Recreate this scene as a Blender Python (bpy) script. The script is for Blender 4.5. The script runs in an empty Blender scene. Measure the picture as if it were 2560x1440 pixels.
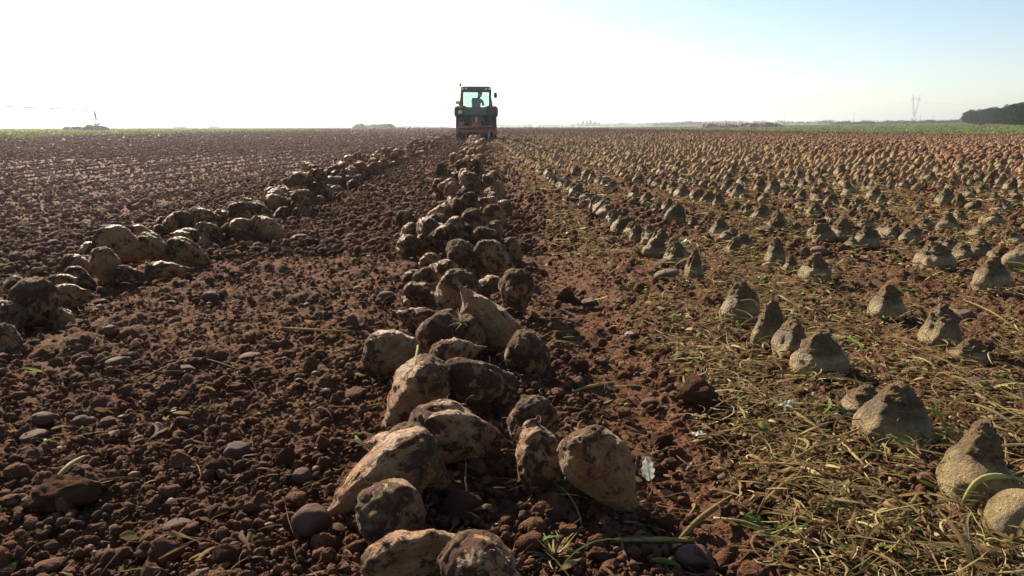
import bpy, math, random
import numpy as np
from mathutils import Vector, Matrix, Quaternion

R_ = math.radians
SC = bpy.context.scene
COL = SC.collection
rng = np.random.default_rng(11)
random.seed(11)

# ------------------------------------------------------------------ camera, sky, sun, exposure
CAM_H = 0.72
F_PX = 1950.0
PITCH = math.atan(402.0 / F_PX)
YAW = math.atan(90.0 * math.cos(PITCH) / F_PX)
FWD = Vector((math.sin(YAW) * math.cos(PITCH), math.cos(YAW) * math.cos(PITCH), -math.sin(PITCH)))
RGT = Vector((math.cos(YAW), -math.sin(YAW), 0))
UPV = RGT.cross(FWD)
cam = bpy.data.cameras.new('camera')
cam.sensor_width = 36.0
cam.lens = F_PX / 2560 * 36.0
cam.clip_start = 0.02
cam.clip_end = 20000
camo = bpy.data.objects.new('camera', cam)
COL.objects.link(camo)
camo.location = (0, 0, CAM_H)
camo.rotation_euler = (math.pi / 2 - PITCH, 0, -YAW)
SC.camera = camo

SUN_EL = R_(28)
SUN_AZ = R_(31)                     # to the left of the row direction (+Y)
SUN_DIR = Vector((-math.sin(SUN_AZ) * math.cos(SUN_EL), math.cos(SUN_AZ) * math.cos(SUN_EL), math.sin(SUN_EL)))
world = bpy.data.worlds.new('World')
SC.world = world
world.use_nodes = True
wn = world.node_tree
bg = wn.nodes['Background']
sky = wn.nodes.new('ShaderNodeTexSky')
sky.sky_type = 'NISHITA'
sky.sun_disc = False
sky.sun_elevation = SUN_EL
sky.sun_rotation = -SUN_AZ
sky.altitude = 800
sky.air_density = 1.0
sky.dust_density = 0.7
sky.ozone_density = 1.0
wn.links.new(sky.outputs[0], bg.inputs[0])
bg.inputs[1].default_value = 0.060
sl = bpy.data.lights.new('sun', 'SUN')
sl.energy = 5.0
sl.angle = R_(0.5)
sl.color = (1.0, 0.86, 0.68)
so = bpy.data.objects.new('sun', sl)
COL.objects.link(so)
so.rotation_euler = SUN_DIR.to_track_quat('Z', 'Y').to_euler()
SC.view_settings.view_transform = 'Standard'
SC.view_settings.look = 'None'
SC.view_settings.gamma = 1.0
SC.view_settings.exposure = 1.32
SC.cycles.max_bounces = 6
SC.cycles.volume_bounces = 0
SC.cycles.use_denoising = True


# ------------------------------------------------------------------ projection helpers (photo pixel -> place on the field)
def ray(px, py):
    return FWD * F_PX + RGT * (px - 1280) - UPV * (py - 720)


def at(px, py, z=0.0):
    d = ray(px, py)
    s = (CAM_H - z) / -d.z
    return Vector((0, 0, CAM_H)) + d * s


def at_depth(px, py, zc):
    return Vector((0, 0, CAM_H)) + ray(px, py) * (zc / F_PX)


# ------------------------------------------------------------------ numpy noise
def _h(ix, iy, iz, seed):
    n = (ix.astype(np.int64) * 374761393 + iy.astype(np.int64) * 668265263 + iz * 2147483647 + seed * 1274126177) & 0xffffffff
    n = ((n ^ (n >> 13)) * 1274126177) & 0xffffffff
    n = n ^ (n >> 16)
    return (n & 0xffffff).astype(np.float64) / 0xffffff


def vn2(x, y, seed=0):
    xi = np.floor(x); yi = np.floor(y)
    fx = x - xi; fy = y - yi
    fx = fx * fx * (3 - 2 * fx); fy = fy * fy * (3 - 2 * fy)
    z = 0
    a = _h(xi, yi, z, seed); b = _h(xi + 1, yi, z, seed)
    c = _h(xi, yi + 1, z, seed); d = _h(xi + 1, yi + 1, z, seed)
    return (a + (b - a) * fx) * (1 - fy) + (c + (d - c) * fx) * fy - 0.5


def vn3(p, seed=0):
    q = np.floor(p); f = p - q
    f = f * f * (3 - 2 * f)
    r = 0
    for dz in (0, 1):
        wz = f[:, 2] if dz else 1 - f[:, 2]
        for dy in (0, 1):
            wy = f[:, 1] if dy else 1 - f[:, 1]
            for dx in (0, 1):
                wx = f[:, 0] if dx else 1 - f[:, 0]
                n = (( (q[:, 0] + dx).astype(np.int64) * 374761393 + (q[:, 1] + dy).astype(np.int64) * 668265263
                      + (q[:, 2] + dz).astype(np.int64) * 912839577 + seed * 1274126177) & 0xffffffff)
                n = ((n ^ (n >> 13)) * 1274126177) & 0xffffffff
                n = n ^ (n >> 16)
                r = r + wx * wy * wz * ((n & 0xffffff) / 0xffffff)
    return r - 0.5


def fbm3(p, octaves=4, seed=0):
    a = 1.0; s = 0
    for i in range(octaves):
        s = s + a * vn3(p * 2 ** i + 17.3 * i, seed + i)
        a *= 0.5
    return s


def lumps(x, y, s, seed, lo=0.25, hi=0.6, keep=1.0):
    """heights of rounded clods lying in cells of size s"""
    x = x / s + 0.35 * vn2(x * 2.3 / s, y * 2.3 / s, seed + 5)
    y = y / s + 0.35 * vn2(x * 2.3 + 9, y * 2.3 / s, seed + 6)
    xi = np.floor(x); yi = np.floor(y)
    best = np.zeros_like(x)
    for dx in (-1, 0, 1):
        for dy in (-1, 0, 1):
            cx = xi + dx; cy = yi + dy
            px = cx + _h(cx, cy, 1, seed); py = cy + _h(cx, cy, 2, seed)
            r = lo + (hi - lo) * _h(cx, cy, 3, seed) ** 2
            on = _h(cx, cy, 4, seed) < keep
            e = 0.7 + 0.6 * _h(cx, cy, 5, seed)
            d2 = ((x - px) ** 2 * e + (y - py) ** 2 / e) / (r * r)
            v = np.where(on & (d2 < 1), r * np.sqrt(np.clip(1 - d2, 0, 1)), 0)
            best = np.maximum(best, v)
    return best * s


def sstep(a, b, x):
    t = np.clip((x - a) / (b - a), 0, 1)
    return t * t * (3 - 2 * t)


def macro(x, y):
    """the lie of the land without its clods"""
    x = np.asarray(x, float); y = np.asarray(y, float)
    z = 0.030 * vn2(x / 0.9, y / 1.3, 1) + 0.022 * vn2(x / 0.32, y / 0.4, 2)
    xc = x + 0.05 * vn2(y / 0.7, y * 0 + 3.3, 9)
    z = z + 0.020 * np.exp(-((xc + 0.42) / 0.10) ** 2) + 0.010 * np.exp(-((xc - 0.27) / 0.06) ** 2)
    z = z - 0.018 * np.exp(-((xc - 0.40) / 0.11) ** 2)
    z = z + 0.035 * sstep(0.48, 0.66, xc) * (1 - sstep(8, 30, x))
    z = z + 0.020 * np.exp(-((xc + 1.25) / 0.2) ** 2) - 0.015 * np.exp(-((xc + 2.2) / 0.15) ** 2)
    z = z + 0.014 * np.sin(2 * np.pi * (x + .06 * vn2(y / 2, y * 0, 12)) / .54) * (1 - sstep(-2.8, -2.1, x)) * sstep(-33, -31, x)   # faint old rows
    z = z + 0.013 * np.clip(x - 44, 0, 300)
    return z


def gz(x, y):
    return float(macro(np.array([x]), np.array([y]))[0])


# ------------------------------------------------------------------ mesh and object helpers
def mesh_np(name, V, faces_list, mat, attrs=None, smooth=True):
    """faces_list: arrays of shape (n,3) or (n,4)"""
    me = bpy.data.meshes.new(name)
    V = np.asarray(V, np.float32)
    me.vertices.add(len(V))
    me.vertices.foreach_set('co', V.ravel())
    idx = np.concatenate([f.ravel() for f in faces_list]).astype(np.int32)
    cnt = np.concatenate([np.full(len(f), f.shape[1], np.int32) for f in faces_list])
    me.loops.add(len(idx)); me.loops.foreach_set('vertex_index', idx)
    me.polygons.add(len(cnt))
    st = np.zeros(len(cnt), np.int32); st[1:] = np.cumsum(cnt)[:-1]
    me.polygons.foreach_set('loop_start', st)
    if smooth:
        me.polygons.foreach_set('use_smooth', np.ones(len(cnt), bool))
    me.update(calc_edges=True)
    for k, a in (attrs or {}).items():
        at_ = me.attributes.new(k, 'FLOAT', 'POINT')
        at_.data.foreach_set('value', np.asarray(a, np.float32))
    me.validate()
    if mat: me.materials.append(mat)
    return me


class MB:
    """collects boxes, bars, tubes and lathes into one mesh"""
    def __init__(s):
        s.v = []; s.f = []; s.sm = []

    def add(s, vs, fs, smooth=False):
        o = len(s.v)
        s.v += [tuple(v) for v in vs]
        s.f += [tuple(i + o for i in f) for f in fs]
        s.sm += [smooth] * len(fs)

    def box(s, c, d, rot=None, taper=1.0, bev=0.0):
        x, y, z = d[0] / 2, d[1] / 2, d[2] / 2
        b = min(bev, x * .9, y * .9, z * .9)
        if b > 0:
            rings = []
            for zz, k in ((-z, b), (-z + b, 0), (z - b, 0), (z, b)):
                t = taper if zz > 0 else 1.0
                X = (x - k) * t; Y = (y - k) * t; q = b * .9
                rings.append([(-X + q, -Y, zz), (X - q, -Y, zz), (X, -Y + q, zz), (X, Y - q, zz), (X - q, Y, zz), (-X + q, Y, zz), (-X, Y - q, zz), (-X, -Y + q, zz)])
            vs = [Vector(p) for r in rings for p in r]
            fs = [tuple(range(7, -1, -1)), tuple(range(24, 32))]
            for r in range(3):
                for i in range(8):
                    j = (i + 1) % 8
                    fs.append((r * 8 + i, r * 8 + j, r * 8 + 8 + j, r * 8 + 8 + i))
        else:
            vs = [Vector((sx * x * (taper if sz > 0 else 1), sy * y * (taper if sz > 0 else 1), sz * z)) for sz in (-1, 1) for sx, sy in ((-1, -1), (1, -1), (1, 1), (-1, 1))]
            fs = [(3, 2, 1, 0), (4, 5, 6, 7), (0, 1, 5, 4), (1, 2, 6, 5), (2, 3, 7, 6), (3, 0, 4, 7)]
        if rot is not None: vs = [rot @ v for v in vs]
        s.add([v + Vector(c) for v in vs], fs)
        return s

    def tube(s, pts, r, n=8, smooth=True):
        pts = [Vector(p) for p in pts]
        rs = r if isinstance(r, (list, tuple)) else [r] * len(pts)
        vs = []; fs = []
        for i, p in enumerate(pts):
            t = (pts[min(i + 1, len(pts) - 1)] - pts[max(i - 1, 0)]).normalized()
            q = t.to_track_quat('Z', 'Y')
            for k in range(n):
                a = 2 * math.pi * k / n
                vs.append(p + q @ Vector((math.cos(a) * rs[i], math.sin(a) * rs[i], 0)))
        for i in range(len(pts) - 1):
            for k in range(n):
                k2 = (k + 1) % n
                fs.append((i * n + k, i * n + k2, i * n + n + k2, i * n + n + k))
        fs.append(tuple(range(n - 1, -1, -1))); fs.append(tuple(range(len(pts) * n - n, len(pts) * n)))
        s.add(vs, fs, smooth)
        return s

    def lathe(s, prof, axis='X', c=(0, 0, 0), n=32, smooth=True, closed=True):
        """prof: (along, radius) pairs"""
        vs = []; fs = []
        for (a, r) in prof:
            for k in range(n):
                t = 2 * math.pi * k / n
                if axis == 'X': v = (a, r * math.cos(t), r * math.sin(t))
                elif axis == 'Y': v = (r * math.sin(t), a, r * math.cos(t))
                else: v = (r * math.cos(t), r * math.sin(t), a)
                vs.append(Vector(v) + Vector(c))
        m = len(prof)
        for i in range(m if closed else m - 1):
            i2 = (i + 1) % m
            for k in range(n):
                k2 = (k + 1) % n
                fs.append((i * n + k, i * n + k2, i2 * n + k2, i2 * n + k))
        s.add(vs, fs, smooth)
        return s

    def prism(s, poly, axis, a0, a1):
        """poly of 2D points extruded along axis"""
        def P(p, a):
            return {'X': (a, p[0], p[1]), 'Y': (p[0], a, p[1]), 'Z': (p[0], p[1], a)}[axis]
        n = len(poly)
        vs = [P(p, a0) for p in poly] + [P(p, a1) for p in poly]
        fs = [tuple(range(n)), tuple(range(2 * n - 1, n - 1, -1))] + [(i, i + n, (i + 1) % n + n, (i + 1) % n) for i in range(n)]
        s.add(vs, fs)
        return s

    def mesh(s, name, mat):
        me = bpy.data.meshes.new(name)
        me.from_pydata([tuple(v) for v in s.v], [], s.f)
        me.polygons.foreach_set('use_smooth', s.sm)
        me.materials.append(mat)
        me.update()
        return me

    def build(s, name, mat, parent=None, loc=None):
        return ob(name, s.mesh(name, mat), parent, loc)


def ob(name, me, parent=None, loc=None):
    o = bpy.data.objects.new(name, me)
    COL.objects.link(o)
    if parent: o.parent = parent
    if loc is not None: o.location = loc
    return o


def tag(o, label=None, cat=None, group=None, kind=None):
    if label: o['label'] = label
    if cat: o['category'] = cat
    if group: o['group'] = group
    if kind: o['kind'] = kind
    return o


def empty(name, loc=(0, 0, 0), rz=0.0):
    o = bpy.data.objects.new(name, None)
    COL.objects.link(o)
    o.location = loc
    o.rotation_euler = (0, 0, rz)
    o.empty_display_size = 0.1
    return o


def copy_tree(o, parent=None):
    c = o.copy(); COL.objects.link(c)
    if parent: c.parent = parent
    for ch in list(KIDS.get(o.name, [])):
        d = ch.copy(); COL.objects.link(d); d.parent = c
    return c


KIDS = {}


# ------------------------------------------------------------------ materials
def new_mat(name):
    m = bpy.data.materials.new(name)
    m.use_nodes = True
    return m, m.node_tree.nodes, m.node_tree.links, m.node_tree.nodes['Principled BSDF']


def plain(name, col, rough=0.6, metal=0.0, bump=0.0, scale=30, var=0.15, coat=0.0):
    m, N, L, B = new_mat(name)
    tc = N.new('ShaderNodeTexCoord')
    no = N.new('ShaderNodeTexNoise'); no.inputs['Scale'].default_value = scale; no.inputs['Detail'].default_value = 5
    L.new(tc.outputs['Object'], no.inputs['Vector'])
    r = N.new('ShaderNodeValToRGB')
    r.color_ramp.elements[0].position = .3; r.color_ramp.elements[1].position = .7
    r.color_ramp.elements[0].color = (*[c * (1 - var) for c in col], 1)
    r.color_ramp.elements[1].color = (*[min(1, c * (1 + var)) for c in col], 1)
    L.new(no.outputs[0], r.inputs[0]); L.new(r.outputs[0], B.inputs['Base Color'])
    B.inputs['Roughness'].default_value = rough
    B.inputs['Metallic'].default_value = metal
    B.inputs['Coat Weight'].default_value = coat
    if bump:
        b = N.new('ShaderNodeBump'); b.inputs['Strength'].default_value = bump; b.inputs['Distance'].default_value = .01
        L.new(no.outputs[0], b.inputs['Height']); L.new(b.outputs[0], B.inputs['Normal'])
    return m


def nnoise(N, L, vec, scale, detail=4, rough=.6, dist=0.0):
    n = N.new('ShaderNodeTexNoise')
    n.inputs['Scale'].default_value = scale; n.inputs['Detail'].default_value = detail
    n.inputs['Roughness'].default_value = rough; n.inputs['Distortion'].default_value = dist
    L.new(vec, n.inputs['Vector'])
    return n.outputs[0]


def nramp(N, L, fac, stops):
    r = N.new('ShaderNodeValToRGB')
    el = r.color_ramp.elements
    while len(el) < len(stops): el.new(.5)
    for e, (p, c) in zip(el, stops):
        e.position = p; e.color = (*c, 1) if len(c) == 3 else c
    L.new(fac, r.inputs[0])
    return r.outputs[0]


def nmix(N, L, fac, a, b, mode='MIX'):
    m = N.new('ShaderNodeMix'); m.data_type = 'RGBA'; m.blend_type = mode
    for s, v in ((0, fac), (6, a), (7, b)):
        if isinstance(v, (int, float)): m.inputs[s].default_value = v
        elif isinstance(v, tuple): m.inputs[s].default_value = (*v, 1)
        else: L.new(v, m.inputs[s])
    return m.outputs[2]


def nmath(N, L, op, a, b=0.0, clamp=False):
    m = N.new('ShaderNodeMath'); m.operation = op; m.use_clamp = clamp
    for s, v in ((0, a), (1, b)):
        if isinstance(v, (int, float)): m.inputs[s].default_value = v
        else: L.new(v, m.inputs[s])
    return m.outputs[0]


def maprange(N, L, v, a, b, c=0.0, d=1.0):
    m = N.new('ShaderNodeMapRange'); m.inputs[1].default_value = a; m.inputs[2].default_value = b
    m.inputs[3].default_value = c; m.inputs[4].default_value = d
    L.new(v, m.inputs[0])
    return m.outputs[0]


SOIL_D = (0.066, 0.030, 0.016)
SOIL_L = (0.200, 0.094, 0.048)


def soil_material(name, field=True, rnd=False):
    m, N, L, B = new_mat(name)
    tc = N.new('ShaderNodeTexCoord'); v = tc.outputs['Object']
    big = nnoise(N, L, v, 1.7, 4)
    fine = nnoise(N, L, v, 38, 6, .7)
    col = nramp(N, L, fine, [(.28, SOIL_D), (.72, SOIL_L)])
    col = nmix(N, L, maprange(N, L, big, .35, .7, 0, .45), col, (0.105, 0.062, 0.040))
    if rnd:
        a = N.new('ShaderNodeAttribute'); a.attribute_name = 'rnd'
        col = nmix(N, L, maprange(N, L, a.outputs['Fac'], .55, 1, 0, .6), col, (0.135, 0.078, 0.052))
        col = nmix(N, L, maprange(N, L, a.outputs['Fac'], .3, 0, 0, .5), col, (0.05, 0.025, 0.017))
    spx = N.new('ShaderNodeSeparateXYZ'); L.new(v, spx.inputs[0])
    dry = maprange(N, L, spx.outputs[0], -1.9, -3.6, 0, .85)  # backlight's veiling flare put into the soil colour, paler leftwards; not real dryness
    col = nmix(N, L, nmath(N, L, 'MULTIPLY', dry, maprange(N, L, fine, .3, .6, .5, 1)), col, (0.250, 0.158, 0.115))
    if field:
        sp = N.new('ShaderNodeSeparateXYZ'); L.new(v, sp.inputs[0])
        X = sp.outputs[0]; Y = sp.outputs[1]
        # dry leaf litter between the standing rows (right) and thin litter on the lifted ground (left)
        lit = maprange(N, L, X, .46, .66)
        ln = nnoise(N, L, v, 22, 5, .8, .6)
        mp = N.new('ShaderNodeMapping'); mp.inputs['Scale'].default_value = (1, .16, 1); L.new(v, mp.inputs['Vector'])
        st = maprange(N, L, nnoise(N, L, mp.outputs[0], 3.6, 4, .6), .42, .58, .25, 1)
        lm = nmath(N, L, 'MULTIPLY', nmath(N, L, 'MULTIPLY', maprange(N, L, ln, .46, .58), st), lit, True)
        lm = nmath(N, L, 'MULTIPLY', lm, maprange(N, L, X, 3, 12, 1, .45))
        col = nmix(N, L, nmath(N, L, 'MULTIPLY', lm, .55), col, (0.18, 0.13, 0.065))
        left = maprange(N, L, X, -1.9, -4.5)
        lf = nnoise(N, L, v, 14, 6, .8, .4)
        col = nmix(N, L, nmath(N, L, 'MULTIPLY', maprange(N, L, lf, .48, .66, 0, .7), left, True), col, (0.115, 0.085, 0.064))
        # green crop ground beyond the harvested strip
        gn = nnoise(N, L, v, .35, 5, .7)
        gcol = nramp(N, L, gn, [(.3, (0.085, 0.100, 0.030)), (.7, (0.16, 0.175, 0.055))])
        g1 = maprange(N, L, X, 43.6, 44.4); g2 = maprange(N, L, X, -31.6, -32.4)
        g3 = maprange(N, L, Y, 600, 640)
        gm = nmath(N, L, 'MAXIMUM', nmath(N, L, 'MAXIMUM', g1, g2), g3)
        col = nmix(N, L, gm, col, gcol)
    L.new(col, B.inputs['Base Color'])
    B.inputs['Roughness'].default_value = .92
    B.inputs['Specular IOR Level'].default_value = .06
    b1 = nnoise(N, L, v, 120, 5, .75)
    b = N.new('ShaderNodeBump'); b.inputs['Strength'].default_value = .9; b.inputs['Distance'].default_value = .006
    L.new(b1, b.inputs['Height'])
    b2h = nnoise(N, L, v, 11, 6, .75)
    b2 = N.new('ShaderNodeBump'); b2.inputs['Strength'].default_value = .8; b2.inputs['Distance'].default_value = .05
    L.new(b2h, b2.inputs['Height']); L.new(b.outputs[0], b2.inputs['Normal'])
    L.new(b2.outputs[0], B.inputs['Normal'])
    return m


def obj_vec(N, L, scale=1.0):
    """object coordinates shifted by a random amount for every object"""
    tc = N.new('ShaderNodeTexCoord'); oi = N.new('ShaderNodeObjectInfo')
    ad = N.new('ShaderNodeVectorMath'); ad.operation = 'ADD'
    cb = N.new('ShaderNodeCombineXYZ')
    mu = nmath(N, L, 'MULTIPLY', oi.outputs['Random'], 57.0)
    mu2 = nmath(N, L, 'MULTIPLY', oi.outputs['Random'], 91.0)
    L.new(mu, cb.inputs[0]); L.new(mu2, cb.inputs[1]); L.new(mu, cb.inputs[2])
    L.new(tc.outputs['Object'], ad.inputs[0]); L.new(cb.outputs[0], ad.inputs[1])
    return ad.outputs[0], oi.outputs['Random']


def beet_material(name, stuff=False, standing=False):
    """unit-sized beets: object coordinates are in radii"""
    m, N, L, B = new_mat(name)
    v, r = obj_vec(N, L)
    k = 12.0 if stuff else 1.0
    t = N.new('ShaderNodeAttribute'); t.attribute_name = 't'; T = t.outputs['Fac']
    if stuff:
        ra = N.new('ShaderNodeAttribute'); ra.attribute_name = 'rnd'; r = ra.outputs['Fac']
    skin = nramp(N, L, nnoise(N, L, v, 1.3 * k, 5, .6), [(.3, (0.50, 0.185, 0.055)), (.5, (0.74, 0.37, 0.14)), (.72, (0.85, 0.60, 0.32))])
    # rusty and green flushes near the shoulder
    gr = nmath(N, L, 'MULTIPLY', maprange(N, L, nnoise(N, L, v, .9 * k, 3), .5, .68), maprange(N, L, T, .55, .15), True)
    skin = nmix(N, L, nmath(N, L, 'MULTIPLY', gr, .5), skin, (0.30, 0.31, 0.12))
    rust = maprange(N, L, nnoise(N, L, v, 1.7 * k, 4, .7, .5), .50, .72, 0, .6)
    skin = nmix(N, L, rust, skin, (0.36, 0.13, 0.045))
    # caked soil
    d1 = nnoise(N, L, v, 1.9 * k, 7, .72, .35)
    sh = maprange(N, L, r, 0, 1, -.07, .09)
    d1 = nmath(N, L, 'ADD', d1, sh)
    d1 = nmath(N, L, 'ADD', d1, maprange(N, L, T, .05, .30, .13, 0))
    if stuff: d1 = nmath(N, L, 'ADD', d1, .12)
    dm = maprange(N, L, d1, .506, .568)
    if standing:
        top = maprange(N, L, nmath(N, L, 'ADD', T, nmath(N, L, 'MULTIPLY', nnoise(N, L, v, 3.5, 5, .7), .30)), .75, .63)
        cream = nramp(N, L, nnoise(N, L, v, 1.6, 4, .6), [(.35, (0.54, 0.36, 0.15)), (.65, (0.78, 0.61, 0.30))])
        skin = nmix(N, L, top, cream, nramp(N, L, nnoise(N, L, v, 6, 5, .7), [(.35, (0.17, 0.105, 0.05)), (.65, (0.42, 0.30, 0.15))]))
        dm = nmath(N, L, 'MULTIPLY', dm, .22)
    soil = nramp(N, L, nnoise(N, L, v, 9 * k, 5, .7), [(.3, (0.070, 0.031, 0.016)), (.7, (0.25, 0.115, 0.055))])
    col = nmix(N, L, dm, skin, soil)
    sp = maprange(N, L, nnoise(N, L, v, 7 * k, 5, .8), .57, .63, 0, .8)
    col = nmix(N, L, sp, col, (0.09, 0.05, 0.03))
    L.new(col, B.inputs['Base Color'])
    L.new(maprange(N, L, dm, 0, 1, .5, .95), B.inputs['Roughness'])
    B.inputs['Specular IOR Level'].default_value = .3
    b = N.new('ShaderNodeBump'); b.inputs['Strength'].default_value = 1.0; b.inputs['Distance'].default_value = .13 if not stuff else .008
    hh = nmath(N, L, 'ADD', nmath(N, L, 'MULTIPLY', dm, .5), nnoise(N, L, v, 8 * k, 6, .75))
    # fine wrinkle rings across the root
    wv = N.new('ShaderNodeTexWave'); wv.bands_direction = 'Z'; wv.inputs['Scale'].default_value = 3.0 * k
    wv.inputs['Distortion'].default_value = 5; wv.inputs['Detail'].default_value = 3
    L.new(v, wv.inputs['Vector'])
    hh = nmath(N, L, 'ADD', hh, nmath(N, L, 'MULTIPLY', wv.outputs['Fac'], .03))
    L.new(hh, b.inputs['Height']); L.new(b.outputs[0], B.inputs['Normal'])
    return m


def crown_material(name, stuff=False, tan=0.0):
    m, N, L, B = new_mat(name)
    v, r = obj_vec(N, L)
    k = 12.0 if stuff else 1.0
    a = nnoise(N, L, v, 5 * k, 6, .75, .5)
    col = nramp(N, L, a, [(.3, (0.13, 0.075, 0.040)), (.48, (0.24 + tan, 0.145 + tan * .65, 0.068 + tan * .3)), (.66, (0.44 + tan, 0.31 + tan * .75, 0.155 + tan * .4))])
    g = maprange(N, L, nnoise(N, L, v, 1.6 * k, 3), .55, .75, 0, .3)
    col = nmix(N, L, g, col, (0.20, 0.16, 0.07))
    L.new(col, B.inputs['Base Color']); B.inputs['Roughness'].default_value = .9
    B.inputs['Specular IOR Level'].default_value = .2
    b = N.new('ShaderNodeBump'); b.inputs['Strength'].default_value = 1.0; b.inputs['Distance'].default_value = .10 if not stuff else .010
    L.new(nnoise(N, L, v, 9 * k, 7, .8, .4), b.inputs['Height']); L.new(b.outputs[0], B.inputs['Normal'])
    return m


def leafy_material(name, stops, transl=.4, rough=.55, attr='rnd', bump_scale=60, dirt=.5, spec=.3):
    m, N, L, B = new_mat(name)
    a = N.new('ShaderNodeAttribute'); a.attribute_name = attr
    tc = N.new('ShaderNodeTexCoord')
    col = nramp(N, L, a.outputs['Fac'], stops)
    n = nnoise(N, L, tc.outputs['Object'], bump_scale, 4, .7)
    col = nmix(N, L, maprange(N, L, n, .35, .7, 0, dirt), col, (0.10, 0.065, 0.03))
    L.new(col, B.inputs['Base Color']); B.inputs['Roughness'].default_value = rough
    B.inputs['Specular IOR Level'].default_value = spec
    tr = N.new('ShaderNodeBsdfTranslucent'); L.new(col, tr.inputs[0])
    mx = N.new('ShaderNodeMixShader'); mx.inputs[0].default_value = transl
    L.new(B.outputs[0], mx.inputs[1]); L.new(tr.outputs[0], mx.inputs[2])
    L.new(mx.outputs[0], N['Material Output'].inputs['Surface'])
    return m


def stone_material(name, stuff=False):
    m, N, L, B = new_mat(name)
    k = 25.0 if stuff else 1.0
    v, r = obj_vec(N, L)
    if stuff:
        ra = N.new('ShaderNodeAttribute'); ra.attribute_name = 'rnd'; r = ra.outputs['Fac']
    else:
        ra = N.new('ShaderNodeAttribute'); ra.attribute_type = 'OBJECT'; ra.attribute_name = 'tone'; r = ra.outputs['Fac']
    base = nramp(N, L, r, [(0, (0.075, 0.042, 0.032)), (.35, (0.11, 0.060, 0.042)), (.7, (0.15, 0.092, 0.066)), (.92, (0.21, 0.15, 0.115)), (1, (0.5, 0.45, 0.39))])
    n = nnoise(N, L, v, 3 * k, 6, .7)
    col = nmix(N, L, maprange(N, L, n, .3, .7, 0, .35), base, (0.10, 0.06, 0.045))
    d = maprange(N, L, nnoise(N, L, v, 1.4 * k, 6, .75, .4), .5, .6, 0, .8)
    col = nmix(N, L, d, col, (0.15, 0.08, 0.05))
    L.new(col, B.inputs['Base Color']); L.new(maprange(N, L, d, 0, .8, .66, .95), B.inputs['Roughness'])
    B.inputs['Specular IOR Level'].default_value = .10
    b = N.new('ShaderNodeBump'); b.inputs['Strength'].default_value = .4; b.inputs['Distance'].default_value = .05 if not stuff else .003
    L.new(nnoise(N, L, v, 12 * k, 5, .7), b.inputs['Height']); L.new(b.outputs[0], B.inputs['Normal'])
    return m


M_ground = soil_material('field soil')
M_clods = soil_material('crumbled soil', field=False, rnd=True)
M_beet = beet_material('beet skin')
M_beet_stand = beet_material('standing beet skin', standing=True)
M_beet_far = beet_material('distant beet skin', stuff=True)
M_crown = crown_material('beet crown')
M_cone = crown_material('topped cone', tan=.065)
M_cone_far = crown_material('distant topped cone', stuff=True, tan=.02)
M_hair = plain('root hair', (0.20, 0.10, 0.05), .9)
M_stone = stone_material('stone')
M_pebble = stone_material('pebbles', stuff=True)
M_straw = leafy_material('dry leaf stalks', [(0, (0.07, 0.04, 0.02)), (.3, (0.20, 0.125, 0.06)), (.6, (0.36, 0.27, 0.11)), (.85, (0.60, 0.52, 0.25)), (.93, (0.28, 0.33, 0.08)), (1, (0.10, 0.20, 0.04))], .35, .75, spec=.06)
M_leaf = leafy_material('green leaf', [(0, (0.035, 0.09, 0.03)), (1, (0.12, 0.26, 0.05))], .35, .35, bump_scale=25)
M_crop = leafy_material('crop leaves', [(0, (0.06, 0.10, 0.025)), (.6, (0.14, 0.19, 0.045)), (.95, (0.22, 0.26, 0.08)), (1, (0.5, 0.52, 0.36))], .4, .75, bump_scale=4)

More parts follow.
